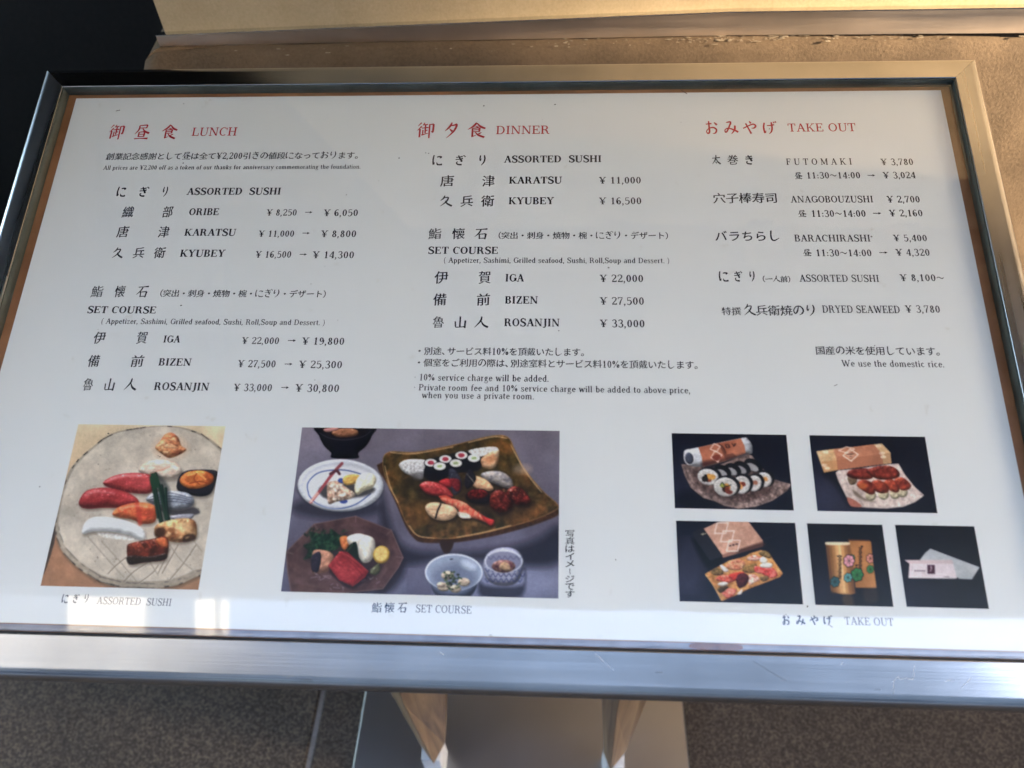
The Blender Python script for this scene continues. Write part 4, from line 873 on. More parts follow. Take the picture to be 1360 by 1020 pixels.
def dark_bg(s, seed, x=.0):
    s.fill((26, 29, 44)); s.C += (.10 * np.clip(1 - s.U * 1.5, 0, 1) * np.clip(s.V * 1.1, 0, 1))[..., None] * np.array([.8, .8, 1.1]); s.noise(.10, 90, seed)
def diamond(s, cx, cy, w, h, rot, c, lw, alpha=.9):
    a = math.radians(rot); P = [(cx + x * math.cos(a) - y * math.sin(a), cy + x * math.sin(a) + y * math.cos(a)) for x, y in ((-w, 0), (0, -h), (w, 0), (0, h))]
    for i in range(4): s.line([P[i], P[(i + 1) % 4]], lw, c, alpha=alpha)
def paint_rolls():
    s = Print([(73, 95), (1017, 107), (101, 709), (1075, 732)], 880, 560, 6.18); dark_bg(s, 1)
    s.ell(330, 640, 260, 90, (18, 20, 32), soft=80, alpha=.8)
    pl = [(152, 350), (230, 352), (400, 380), (560, 320), (680, 262), (735, 280), (765, 325), (900, 470), (960, 490), (1056, 515), (1020, 570), (900, 650), (760, 700), (620, 715), (500, 690), (430, 655), (330, 625), (230, 540), (180, 440)]
    s.poly(pl, (142, 122, 118), curve=False, nz=.45, ns=16, c2=(110, 92, 90), soft=5, edge=(176, 150, 140)); s.poly([(240, 400), (420, 400), (700, 330), (900, 500), (860, 600), (640, 660), (420, 600), (300, 540)], (104, 84, 82), nz=.5, ns=12, c2=(80, 62, 62), soft=30)
    s.poly([(172, 262), (190, 232), (260, 218), (640, 135), (700, 145), (735, 200), (732, 265), (700, 270), (400, 360), (300, 372), (230, 362), (180, 320)], (176, 180, 192), dome=50, shade=.45, curve=True)
    s.poly([(290, 212), (640, 137), (672, 200), (680, 262), (560, 300), (520, 320), (330, 368), (320, 290)], (192, 122, 92), curve=False, c2=(160, 94, 70), nz=.04, ns=60, soft=4); s.poly([(325, 330), (520, 300), (660, 262), (680, 270), (400, 360), (330, 370)], (60, 36, 36), soft=34, alpha=.75)
    s.poly([(460, 180), (505, 215), (525, 300), (520, 270), (575, 258), (610, 290), (520, 318)], (70, 40, 38), alpha=.5, curve=False, soft=5); s.line([(460, 180), (500, 215), (520, 262)], 5, (70, 40, 36))
    s.ell(215, 300, 42, 58, (188, 190, 200), rot=-12); s.ell(218, 302, 34, 48, (72, 78, 98), rot=-12, dome=20)
    for q in (((430, 215), 42, 36), ((440, 285), 46, 48)): diamond(s, *q[0], q[1], q[2], -14, (214, 196, 188), 9)
    s.poly([(400, 290), (450, 270), (480, 295), (440, 325)], (120, 52, 44), alpha=.8)
    s.line([(515, 195), (525, 215), (545, 212)], 6, (50, 30, 34)); s.line([(512, 190), (540, 188), (550, 210)], 5, (50, 30, 34)); s.line([(520, 204), (545, 202)], 4, (50, 30, 34)); s.line([(568, 180), (585, 200), (600, 182)], 6, (50, 30, 34)); s.line([(590, 178), (580, 208)], 5, (50, 30, 34))
    def roll(cx, cy, rx, ry, rot, fill_, n=0):
        s.ell(cx + 14, cy - 10, rx + 10, ry + 8, (22, 24, 32), rot=rot, dome=20); s.ell(cx, cy, rx, ry, (176, 174, 176), rot=rot, nz=.16, ns=9, dome=12, shade=.3)
        for k, c in enumerate(fill_): s.ell(cx + (k % 2) * 22 - 8, cy + (k // 2) * 22 - 6, rx * .30, ry * .26, c, nz=.3, ns=8, rot=rot + k * 30)
    F1 = [(36, 30, 28), (206, 142, 52), (60, 30, 26), (140, 66, 40)]
    for cx, cy, rx, ry, rot in ((735, 375, 66, 34, 28), (640, 395, 60, 34, 28), (565, 410, 56, 34, 28), (480, 425, 60, 36, 25)):
        s.ell(cx + 10, cy - 16, rx + 16, ry + 14, (22, 24, 32), rot=rot); s.ell(cx, cy, rx * .85, ry * .8, (150, 148, 154), rot=rot, nz=.1)
    roll(372, 455, 88, 66, 12, F1); roll(830, 478, 66, 60, 30, [(186, 112, 60), (206, 142, 70)]); roll(748, 508, 62, 66, 20, [(176, 122, 100), (160, 100, 80)]); roll(645, 520, 72, 74, 12, [(196, 120, 62), (120, 50, 36), (206, 142, 80)]); roll(515, 538, 98, 78, 8, F1)
    s.ell(488, 525, 20, 16, (150, 160, 66)); s.line([(470, 520), (490, 500), (510, 530), (560, 520)], 6, (36, 52, 36)); s.ell(545, 580, 28, 16, (126, 56, 46), nz=.3); s.ell(400, 455, 34, 22, (206, 150, 62), nz=.3); s.ell(345, 470, 26, 26, (40, 34, 32))
    return s
def paint_eelbox():
    s = Print([(92, 112), (1045, 124), (157, 735), (1140, 752)], 1060, 560, 6.18); dark_bg(s, 2)
    s.ell(300, 600, 200, 200, (64, 66, 88), soft=160, alpha=.5)
    s.poly([(200, 420), (320, 410), (420, 700), (300, 520)], (20, 22, 32), soft=50, alpha=.8)
    s.poly([(150, 245), (690, 178), (760, 255), (768, 342), (318, 400), (212, 420)], (196, 164, 126), curve=False, nz=.06, ns=30); s.poly([(150, 245), (320, 222), (380, 320), (318, 400), (212, 420), (190, 330)], (206, 178, 138), curve=False, nz=.12, ns=20, c2=(186, 150, 110))
    s.poly([(290, 228), (620, 186), (690, 262), (700, 350), (330, 398), (318, 318)], (186, 126, 98), curve=False, c2=(172, 112, 86)); s.poly([(190, 328), (318, 318), (330, 398), (212, 420)], (188, 140, 96), curve=False); s.poly([(318, 318), (690, 265), (700, 350), (326, 398)], (166, 108, 82), curve=False); s.poly([(690, 265), (760, 255), (768, 342), (700, 352)], (178, 140, 104), curve=False)
    diamond(s, 400, 232, 66, 26, -6, (214, 192, 180), 8); diamond(s, 432, 275, 62, 50, -4, (222, 204, 194), 9); s.poly([(385, 268), (435, 258), (470, 268), (432, 300)], (206, 168, 150), alpha=.6); s.line([(400, 270), (460, 266)], 6, (70, 44, 44)); s.line([(425, 288), (440, 290)], 5, (80, 50, 50))
    for x, y in ((230, 250), (215, 360), (240, 385), (690, 260), (700, 290), (660, 200)): s.ell(x, y, 24, 14, (222, 210, 196), alpha=.6, nz=.3, ns=8)
    pl = [(308, 420), (330, 402), (500, 385), (740, 350), (825, 345), (880, 440), (960, 540), (1034, 605), (960, 660), (860, 700), (720, 715), (560, 708), (430, 695), (380, 590), (330, 490)]
    s.poly(pl, (196, 184, 182), curve=False, nz=.14, ns=14, c2=(176, 160, 158), soft=5)
    rn = random.Random(2)
    for _ in range(150):
        x, y = rn.uniform(340, 1010), rn.uniform(420, 700)
        if s.sdf(pl, np.array([x]), np.array([y]))[0] > 8: a = rn.uniform(0, 3.1); s.line([(x, y), (x + 22 * math.cos(a), y + 14 * math.sin(a))], 3, (118, 96, 98), alpha=.45)
    s.poly([(400, 625), (470, 650), (520, 700), (430, 695)], (170, 90, 72), alpha=.8, nz=.2); s.poly([(450, 560), (560, 640), (640, 660), (560, 655), (470, 610)], (96, 80, 66), soft=14, alpha=.6)
    for cx, cy in ((595, 610), (700, 600), (795, 595), (855, 580)): s.ell(cx, cy, 44, 42, (176, 168, 142), dome=24, nz=.14, ns=12)
    s.poly([(405, 455), (470, 430), (480, 500), (430, 520)], (120, 100, 80), dome=14, nz=.2)
    for P in ([(398, 440), (440, 395), (560, 385), (620, 420), (600, 470), (480, 475)], [(560, 410), (640, 370), (740, 362), (810, 390), (835, 440), (790, 470), (660, 475)]): s.poly(P, (138, 52, 36), dome=34, nz=.35, ns=24, c2=(96, 34, 28), gloss=.1)
    for P in ([(480, 520), (520, 480), (600, 500), (630, 580), (590, 600), (520, 560)], [(600, 500), (660, 480), (730, 520), (740, 575), (680, 590), (620, 560)], [(700, 500), (770, 475), (830, 530), (820, 580), (760, 570)], [(790, 480), (860, 460), (925, 520), (900, 560), (840, 560)]): s.poly(P, (158, 66, 38), dome=30, nz=.35, ns=20, c2=(120, 42, 30), gloss=.12)
    s.ell(530, 530, 36, 26, (206, 112, 44), alpha=.7, soft=20); s.ell(660, 530, 26, 20, (190, 88, 40), alpha=.6, soft=18)
    return s
def paint_chirashi():
    s = Print([(117, 75), (1195, 102), (159, 806), (1273, 836)], 880, 680, 6.8); dark_bg(s, 3)
    s.ell(250, 480, 140, 260, (70, 70, 94), soft=150, alpha=.5); s.poly([(280, 230), (540, 420), (420, 520), (300, 330)], (16, 18, 26), soft=40, alpha=.9)
    s.poly([(265, 180), (370, 135), (540, 400), (430, 440), (290, 240)], (40, 42, 52), curve=False, soft=4); s.line([(345, 200), (390, 194)], 7, (190, 180, 150)); s.line([(360, 212), (372, 190)], 5, (190, 180, 150))
    s.poly([(370, 150), (480, 98), (520, 85), (775, 88), (908, 262), (540, 388)], (194, 152, 134), curve=False, c2=(182, 138, 120), nz=.02); s.poly([(540, 388), (908, 262), (908, 312), (545, 415)], (150, 106, 92), curve=False, soft=4); s.poly([(680, 350), (900, 280), (908, 314), (700, 368)], (70, 46, 44), soft=14, alpha=.7)
    for cx, cy in ((530, 145), (585, 220), (640, 305)): diamond(s, cx, cy, 78, 62, -38, (216, 196, 190), 11)
    for k in range(3): s.ell(610 + k * 30, 305 - k * 7, 12, 7, (58, 40, 50), nz=.3)
    bx = [(385, 560), (540, 472), (600, 440), (750, 400), (790, 375), (890, 345), (960, 370), (1000, 430), (1088, 555), (1060, 590), (940, 635), (790, 690), (680, 745), (540, 805), (450, 650)]
    s.poly(bx, (198, 146, 84), curve=False, nz=.25, ns=16, c2=(176, 118, 60), soft=5); s.line([(388, 565), (455, 650), (540, 802)], 5, (226, 190, 130)); 
    s.dots(bx, 60, [(70, 46, 30), (120, 80, 44)], (3, 7), 3, .8, .4)
    for P, c, c2 in (([(440, 540), (480, 505), (550, 530), (540, 570), (470, 570)], (140, 112, 66), (96, 78, 50)), ([(575, 490), (620, 440), (690, 430), (750, 460), (710, 520), (610, 520)], (196, 112, 84), (206, 156, 120)), ([(480, 600), (540, 570), (640, 580), (680, 610), (600, 640), (510, 625)], (196, 70, 56), (216, 120, 96)),
                    ([(720, 520), (770, 480), (850, 470), (830, 545), (760, 550)], (150, 116, 64), (120, 94, 52)), ([(835, 490), (900, 500), (1000, 510), (1040, 570), (980, 600), (900, 560), (840, 545)], (196, 56, 52), (216, 110, 100)), ([(760, 420), (830, 390), (900, 420), (860, 440), (790, 440)], (206, 180, 168), (196, 110, 100)),
                    ([(870, 370), (920, 350), (970, 380), (975, 420), (900, 400)], (150, 124, 74), (110, 92, 60)), ([(540, 730), (600, 690), (670, 700), (660, 740), (590, 780)], (200, 84, 72), (216, 140, 120)), ([(500, 690), (560, 660), (600, 680), (540, 730), (510, 720)], (120, 96, 56), (84, 66, 42)), ([(780, 570), (840, 570), (880, 610), (830, 640), (785, 660)], (206, 130, 116), (216, 180, 168)), ([(880, 590), (950, 580), (960, 610), (910, 630)], (130, 104, 66), (90, 76, 50))):
        s.poly(P, c, dome=14, nz=.35, ns=10, c2=c2)
    s.poly([(520, 490), (545, 480), (600, 530), (560, 540)], (196, 192, 196), dome=10); s.poly([(500, 650), (560, 630), (600, 650), (540, 670)], (206, 206, 206), dome=10); s.poly([(880, 480), (930, 460), (990, 470), (980, 505), (900, 505)], (196, 192, 190), dome=12); s.poly([(880, 430), (910, 405), (950, 440), (930, 465), (890, 460)], (206, 204, 196), dome=12)
    s.poly([(600, 570), (680, 545), (740, 545), (690, 600), (640, 620)], (196, 52, 36), dome=16, nz=.3, ns=8); s.poly([(665, 600), (700, 555), (760, 560), (785, 600), (760, 660), (700, 690), (675, 650)], (84, 28, 32), dome=34, nz=.2); s.poly([(690, 725), (725, 695), (715, 740), (680, 745)], (196, 190, 190))
    s.line([(915, 245), (985, 225)], 3, (90, 92, 104), alpha=.6)
    return s
def flower(s, cx, cy, r_, c):
    for t in range(7): s.ell(cx + r_ * .6 * math.cos(t * .9), cy + r_ * .7 * math.sin(t * .9), r_ * .42, r_ * .42, (26, 30, 30))
    for t in range(7): s.ell(cx + r_ * .58 * math.cos(t * .9), cy + r_ * .68 * math.sin(t * .9), r_ * .33, r_ * .33, c)
    s.ell(cx, cy, r_ * .5, r_ * .55, c)
    for t in range(7): s.line([(cx, cy), (cx + r_ * .55 * math.cos(t * .9 + .45), cy + r_ * .65 * math.sin(t * .9 + .45))], 3, (30, 40, 36), alpha=.7)
def squiggle(s, x, y, n_, w, c=(40, 28, 22)):
    rn = random.Random(int(x + y))
    for k in range(n_):
        yy = y + k * w * 1.5; s.line([(x - w * .6 + rn.uniform(-3, 3), yy), (x + w * .6, yy + w * .3), (x - w * .4, yy + w * .8), (x + w * .5, yy + w * 1.2)], w * .28, c)
def paint_tin():
    s = Print([(57, 77), (560, 87), (118, 622), (638, 634)], 1060, 680, 5.037); dark_bg(s, 5); s.C *= .8
    s.poly([(300, 560), (360, 555), (370, 625), (310, 625)], (110, 86, 60), soft=20, alpha=.6); s.poly([(440, 510), (520, 510), (530, 600), (450, 600)], (70, 58, 46), soft=24, alpha=.6)
    s.poly([(332, 182), (475, 190), (486, 200), (524, 508), (385, 506), (372, 420), (345, 215)], (176, 122, 66), curve=False, c2=(160, 106, 54), nz=.03, ns=60); s.poly([(332, 182), (475, 188), (484, 197), (336, 194)], (96, 60, 40), curve=False)
    P = [(183, 212), (345, 212), (385, 545), (320, 554), (230, 540)]
    s.poly([(183, 212), (345, 212), (383, 545), (350, 553), (300, 552), (222, 530)], (160, 112, 62), curve=False)
    for k, c in enumerate([(96, 66, 42), (128, 90, 52), (166, 118, 68), (206, 160, 104), (226, 188, 134), (196, 144, 86), (150, 102, 58), (120, 80, 46)]):
        a = 185 + k * 20; b = 222 + k * 20.3; s.poly([(a, 222), (a + 22, 222), (b + 22, 546), (b, 540)], c, curve=False, soft=14, alpha=.8)
    s.poly([(180, 210), (200, 202), (330, 203), (345, 210), (330, 222), (200, 222)], (206, 186, 160), soft=3)
    squiggle(s, 280, 292, 6, 18); squiggle(s, 415, 240, 6, 19); s.ell(425, 232, 8, 6, (30, 22, 20)); s.ell(390, 358, 8, 6, (40, 26, 22))
    flower(s, 360, 308, 22, (60, 130, 96)); flower(s, 340, 328, 40, (196, 132, 150)); flower(s, 395, 420, 44, (52, 128, 74)); flower(s, 334, 440, 30, (88, 156, 160)); s_ = s
    flower(s, 248, 468, 34, (52, 96, 104)); flower(s, 482, 312, 30, (206, 130, 116)); flower(s, 482, 384, 26, (70, 140, 80))
    s.poly([(524, 508), (486, 200), (530, 205), (570, 510)], (24, 26, 38), curve=False, soft=2)
    return s
def paint_envelope():
    s = Print([(646, 87), (1178, 97), (728, 636), (1275, 648)], 1060, 680, 5.037); dark_bg(s, 6); s.C *= .78
    s.poly([(815, 322), (850, 275), (884, 247), (1214, 371), (1162, 452), (1060, 448)], (164, 168, 176), curve=False, c2=(150, 156, 166), nz=.02, ns=60, soft=3)
    s.poly([(712, 324), (1030, 322), (1064, 448), (738, 445), (745, 348)], (190, 180, 188), curve=False, c2=(182, 172, 182), nz=.02, ns=60, soft=3); s.poly([(712, 324), (1030, 322), (1040, 348), (745, 348)], (176, 158, 164), curve=False, soft=4, alpha=.8)
    s.poly([(864, 356), (914, 356), (916, 416), (866, 416)], (78, 40, 62), curve=False, soft=3); s.line([(886, 364), (892, 380), (884, 400)], 5, (190, 170, 180)); s.line([(896, 366), (888, 376)], 3, (190, 170, 180))
    for k in range(5): s.ell(784 + k * 15, 396, 6, 4, (92, 70, 86))
    for k in range(4): s.line([(930, 372 + k * 11), (985 - k * 6, 372 + k * 11)], 2, (150, 132, 142), alpha=.7)
    s.line([(975, 436), (1010, 436)], 3, (110, 84, 92)); s.line([(830, 410), (845, 412)], 3, (150, 124, 132)); s.poly([(755, 360), (764, 360), (766, 392), (757, 392)], (176, 166, 176))
    s.poly([(1056, 446), (1066, 440), (1076, 446), (1066, 452)], (30, 30, 40), curve=False)
    return s
# ------------------------------------------------------------------ large structure: ground, wall, eave, street
rnd = random.Random(7)
# paving: mortar bed with the slabs proud of it
g = box_bm(-40, 40, -40, .17, -.05, -.004)
link('pavement', from_bm(g, 'pavement'), mat=M['joint'], kind='structure')
g = box_bm(-40, 40, .17, 40, -.05, -.010)
link('doorway_floor', from_bm(g, 'doorway_floor'), mat=M['shade_black_stone'], kind='structure')
pave = bpy.data.objects['pavement']
xs = [-2.46, -1.405, -.352, 1.22, 2.806]
ys = [-3.7, -2.65, -1.6, -.55, .165]
for i in range(len(xs) - 1):
    for j in range(len(ys) - 1):
        bm = bmesh.new(); gp = .0042
        box_bm(xs[i] + gp, xs[i + 1] - gp, ys[j] + gp, ys[j + 1] - gp, -.03, rnd.uniform(0, .002), .004, 1, bm=bm)
        link('paving_slab', from_bm(bm, 'paving_slab'), pave, M['slab'] if i <= 1 else M['slab_warm'])

# low rendered wall behind the board, rounded at its left end
wy = lambda x: .1500 + (x + .43) * .0335            # front face line (the wall stands a little askew)
w_root = thing('low_wall', 'low rough brown rendered wall with worn chalky edge running behind the menu board', 'wall', (0, .17, 0))
bm = bmesh.new()
N = 60; prof = [(0, -.012), (0, .965), (.004, .985), (.012, .9965), (.022, 1.0), (.30, 1.0)]   # depth, z
rows = []
rn = random.Random(3)
path = []
for (x_, y_) in ((-.4515, .345), (-.449, .31), (-.444, .26), (-.439, .21), (-.4345, .175), (-.431, .158), (-.425, .1485), (-.412, .146)):
    path.append((x_, y_, -.98 if y_ > .17 else (-.8 if y_ > .15 else -.3), -.15 if y_ > .17 else (-.6 if y_ > .15 else -.95)))
xx = -.39
while xx < 2.5: path.append((xx, wy(xx), 0, -1)); xx += .022 if xx < .8 else .2
for (px_, py_, nx_, ny_) in path:
    row = []
    jit = rn.uniform(-.0012, .0012)
    for d, z in prof:
        j2 = rn.uniform(-.0016, .0016) if .96 < z else 0
        row.append(bm.verts.new((px_ - nx_ * d * (1 if d < .1 else 1) + nx_ * jit, (py_ - ny_ * d) - ny_ * -jit - .17 + j2, z - abs(j2) * .8 if z > .9 else z)))
    rows.append(row)
for a, b in zip(rows[:-1], rows[1:]):
    for k in range(len(prof) - 1): bm.faces.new((a[k], b[k], b[k + 1], a[k + 1]))
me = from_bm(bm, 'wall_body')
for p_ in me.polygons: p_.use_smooth = True
link('wall_body', me, w_root, M['render'])
# chalky scraped patches along the worn edge (thin crumbs of render, proud of the arris)
bm = bmesh.new()
for k in range(900):
    x = rn.uniform(-.33, .75)
    dens = .95 if .22 < x < .5 else (.30 if .05 < x < .22 or .5 < x < .6 else .05)
    if rn.random() > dens: continue
    y = wy(x) - .17 + rn.gauss(.016, .004); z = 1.0 - max(0, (.022 - (y + .17 - wy(x)))) * .25
    r_ = rn.uniform(.0004, .0022) * rn.random()** .5
    geo = bmesh.ops.create_icosphere(bm, subdivisions=1, radius=r_)
    sx_, sy_ = rn.uniform(1.0, 3.2), rn.uniform(.6, 1.2)
    for v in geo['verts']: v.co = Vector((x + v.co.x * sx_ * rn.uniform(.8, 1.2), y + v.co.y * sy_, z + v.co.z * .3))
link('chalky_scrape', from_bm(bm, 'chalky_scrape'), w_root, M['chalk'], kind='stuff')

# upper plastered panel and its steel base strip
p_root = thing('plaster_wall_panel', 'warm sand textured upper wall panel standing on the low wall above a steel strip', 'wall panel', (0, .2, 1.0))
bm = bmesh.new()
def quad_prism(bm, pts, z0, z1s, z0s=None):
    """pts: plan polygon, z1s: top height for each point"""
    lo = [bm.verts.new((x, y, (z0s[i] if z0s else z0))) for i, (x, y) in enumerate(pts)]; hi = [bm.verts.new((x, y, z1s[i])) for i, (x, y) in enumerate(pts)]
    bm.faces.new(lo[::-1]); bm.faces.new(hi)
    for i in range(len(pts)):
        j = (i + 1) % len(pts); bm.faces.new((lo[i], lo[j], hi[j], hi[i]))
sy = lambda x: .1845 + (x + .41) * .013 if x < .25 else .1931 - (x - .25) * .012
st = lambda x: .0125 + (x + .41) * .0205 if x < .25 else .026 + (x - .25) * .004
seg = [-.412, -.2, 0, .12, .25, .45, .8, 1.6, 2.5]
n_ = 0
pts = [(x + .008, sy(x) + .0085 - .2) for x in seg]
quad_prism(bm, pts + [(2.5, .2), (-.404, .2)], 0.0005, [1.80] * (len(pts) + 2))
link('plaster_face', from_bm(bm, 'plaster_face'), p_root, M['plaster'])
bm = bmesh.new()
for a, b in zip(seg[:-1], seg[1:]):
    for (d0, d1, zf, zt) in ((0, .0022, .0004, st), ):
        lo = [(a, sy(a) + d0 - .2), (b, sy(b) + d0 - .2), (b, sy(b) + d1 - .2), (a, sy(a) + d1 - .2)]
        quad_prism(bm, lo, zf, [zt(a), zt(b), zt(b), zt(a)])
bmesh.ops.remove_doubles(bm, verts=bm.verts, dist=1e-5)
inner = [f for f in bm.faces if all(abs(v.co.x - f.verts[0].co.x) < 1e-6 for v in f.verts) and -.41 < f.verts[0].co.x < 2.4]
bmesh.ops.delete(bm, geom=inner, context='FACES_ONLY')
link('steel_strip', from_bm(bm, 'steel_strip'), p_root, M['steel_trim'])
bm = bmesh.new()                                    # top return of the strip, catching the light
for a, b in zip(seg[:-1], seg[1:]):
    lo = [(a, sy(a) - .0006 - .2), (b, sy(b) - .0006 - .2), (b, sy(b) + .0084 - .2), (a, sy(a) + .0084 - .2)]
    quad_prism(bm, lo, 0, [st(a) + .0012, st(b) + .0012, st(b) + .0012, st(a) + .0012], [st(a) + .0002, st(b) + .0002, st(b) + .0002, st(a) + .0002])
link('strip_return', from_bm(bm, 'strip_return'), p_root, M['lip'])

# entrance reveal left of the wall, its deep shade put into near-black stone
e_root = thing('entrance_pier', 'stone pier coloured near black for the shade of the entrance left of the low wall', 'pier', (-.75, 1.3, 0))
link('pier_body', from_bm(box_bm(-2.6, .9, .0, .4, -.012, 3.1, .01), 'pier_body'), e_root, M['shade_black_stone'])

# eave overhead
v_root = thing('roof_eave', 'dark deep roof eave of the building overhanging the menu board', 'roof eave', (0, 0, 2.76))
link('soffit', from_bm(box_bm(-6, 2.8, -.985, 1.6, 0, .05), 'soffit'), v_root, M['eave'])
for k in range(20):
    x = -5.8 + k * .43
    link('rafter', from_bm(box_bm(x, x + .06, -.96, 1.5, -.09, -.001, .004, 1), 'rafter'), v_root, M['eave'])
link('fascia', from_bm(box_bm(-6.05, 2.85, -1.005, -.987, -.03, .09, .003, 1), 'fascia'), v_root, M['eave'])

# street buildings out of view, reflected in glass and steel
def tower(label, x0, x1, y0, y1, h, mt, nf, nw, face):
    r = thing('street_building', label, 'building', ((x0 + x1) / 2, (y0 + y1) / 2, 0))
    hx, hy = (x1 - x0) / 2, (y1 - y0) / 2
    link('wall', from_bm(box_bm(-hx, hx, -hy, hy, -.02, h), 'wall'), r, mt)
    wm = None
    for f in range(nf):
        for k in range(nw):
            if face == 'y':
                ww = 2 * hx / nw; a = -hx + ww * (k + .2); bb = (a, a + ww * .6, hy - .1, hy + .03)
            else:
                s_ = 1 if face == 'x' else -1; ww = 2 * hy / nw; a = -hy + ww * (k + .2)
                bb = ((hx - .1, hx + .03) if s_ > 0 else (-hx - .03, -hx + .1)) + (a, a + ww * .6)
            z = h / nf * (f + .3)
            link('window', from_bm(box_bm(*bb, z, z + h / nf * .45), 'window'), r, M['win'])
    link('parapet', from_bm(box_bm(-hx - .12, hx + .12, -hy - .12, hy + .12, h + .001, h + .35), 'parapet'), r, mt)
tower('tall pale tower across the street to the left', -15, -7.3, -13, -1.9, 17, M['facade_white'], 4, 2, 'x')
tower('blue grey building across the street facing the board', -7.0, 9.5, -17, -9.5, 17, M['facade_grey'], 5, 7, 'y')
tower('beige building down the street to the right, placed to cut the sun', 11.6, 19, -15, -5.0, 14, M['facade_beige'], 4, 5, '-x')  # far corner set so the sun misses the board but reaches the wall

tower('far building added at the right end of the street to block low sky', 40, 50, -30, 14, 11, M['facade_beige'], 3, 6, '-x')  # unseen, added to hold back bright light from the low horizon
tower('neighbouring building added on the near side of the street to block low sky', 6.2, 12, -1.05, 9, 8, M['facade_grey'], 3, 3, '-x')  # unseen, added to shut off warm low sky beside the sun
# ------------------------------------------------------------------ the menu stand
stand = thing('menu_stand', 'stainless framed sushi menu board under glass on wooden legs and steel base plate', 'menu board', (0, -.25, 0))
ROT = Matrix.Rotation(THETA, 4, 'X')
BASE = Matrix.Translation((0, .25, Z0)) @ ROT          # board plane -> stand space
def part(name, me, mt, label=None, kind=None, z=0):
    o = link(name, me, stand, mt, label, kind); o.matrix_local = BASE @ Matrix.Translation((0, 0, z)); return o
# frame bars (mitred), units metres in the board plane, z = out of the board
def bar(p0, p1, out, inner_gap, flat, R_, m0, m1, drop=0.0):
    """profile swept from p0 to p1 along the inner edge; out = outward unit vector; m0/m1 = mitre slope at the ends"""
    d = Vector((p1[0] - p0[0], p1[1] - p0[1])).normalized(); o = Vector(out)
    prof = [(0.0, -.006), (0.0, .0094), (.0006, .0100), (flat, .0100)]
    for k in range(1, 9):
        a = math.radians(90 * k / 8); prof.append((flat + R_ * math.sin(a), .0100 - R_ * (1 - math.cos(a))))
    prof += [(flat + R_, -.030), (flat + R_ - .0015, -.030), (.0015, -.030), (.0015, -.006)]
    bm = bmesh.new(); E_ = []
    L = (Vector(p1) - Vector(p0)).length; ns = 2
    for e in range(ns):
        t = e / (ns - 1); row = []
        for u, z in prof:
            z -= drop * max(0, u) if z > -.02 else 0
            s_ = (-(u * m0) if e == 0 else u * m1)
            q = Vector(p0) + d * (L * t + s_) + o * u
            row.append(bm.verts.new((q.x, q.y, z)))
        E_.append(row)
    n2 = len(prof)
    for k in range(n2): bm.faces.new((E_[0][k], E_[1][k], E_[1][(k + 1) % n2], E_[0][(k + 1) % n2]))
    for e in (0, 1): bm.faces.new([bm.verts.new(v.co) for v in E_[e]])      # end caps on their own vertices
    me = from_bm(bm, 'frame_bar')
    for p_ in me.polygons: p_.use_smooth = abs(p_.normal.z) < .999 and len(p_.vertices) == 4 and p_.area < 0.02 and not (abs(p_.normal.z) < .02)
    return me
XI, YT, YB = .4300, .0060, -.5085
FT, RT, FB, RB = .0165, .0085, .0235, .0095
g_ = .00012
r_top = (FB + RB) / (FT + RT)
part('frame_bar', bar((-XI + g_, YT), (XI - g_, YT), (0, 1), 0, FT, RT, 1, 1), M['steel_x'], 'far bar of the frame, reflecting the warm wall')
part('frame_bar', bar((-XI + g_, YB), (XI - g_, YB), (0, -1), 0, FB, RB, 1 / r_top, 1 / r_top, .12), M['steel_x'], 'near bar of the frame with a broad rounded edge and scratches')
part('frame_bar', bar((-XI, YB + g_), (-XI, YT - g_), (-1, 0), 0, FT, RT, r_top, 1), M['steel_y'], 'dark left bar of the frame')
part('frame_bar', bar((XI, YB + g_), (XI, YT - g_), (1, 0), 0, FT, RT, r_top, 1), M['steel_y'], 'right bar of the frame')
# inner rebate walls (the recess), and dark gasket at the near side
def strip(x0, x1, y0, y1, z0, z1): return from_bm(box_bm(x0, x1, y0, y1, z0, z1), 'rebate')
part('frame_rebate', strip(-XI + .0002, XI - .0002, YT - .0012, YT - .0001, -.006, .0086), M['rebate'])
part('frame_rebate', strip(-XI + .0001, -XI + .0012, YB + .002, YT - .0014, -.006, .0086), M['rebate'])
part('frame_rebate', strip(XI - .0012, XI - .0001, YB + .002, YT - .0014, -.006, .0086), M['rebate'])
part('gasket', strip(-XI + .0014, XI - .0014, YB + .0001, YB + .0018, -.004, .0088), M['rubber'])
# backing board and the sheet on it
part('backing_board', from_bm(box_bm(-XI + .0015, XI - .0015, YB + .002, YT - .0015, -.006, -.0006), 'backing_board'), M['wood_back'])
bm = bmesh.new(); nx_, ny_ = 42, 26
grid = [[bm.verts.new((-.42 + .84 * i / nx_, -.5005 + .5005 * j / ny_, 0)) for i in range(nx_ + 1)] for j in range(ny_ + 1)]
for j in range(ny_):
    for i in range(nx_): bm.faces.new((grid[j][i], grid[j][i + 1], grid[j + 1][i + 1], grid[j + 1][i]))
ext_ = bmesh.ops.extrude_face_region(bm, geom=bm.faces[:])
for v in ext_['geom']:
    if isinstance(v, bmesh.types.BMVert): v.co.z -= .0005
sheet = part('menu_sheet', from_bm(bm, 'menu_sheet'), M['sheet'])
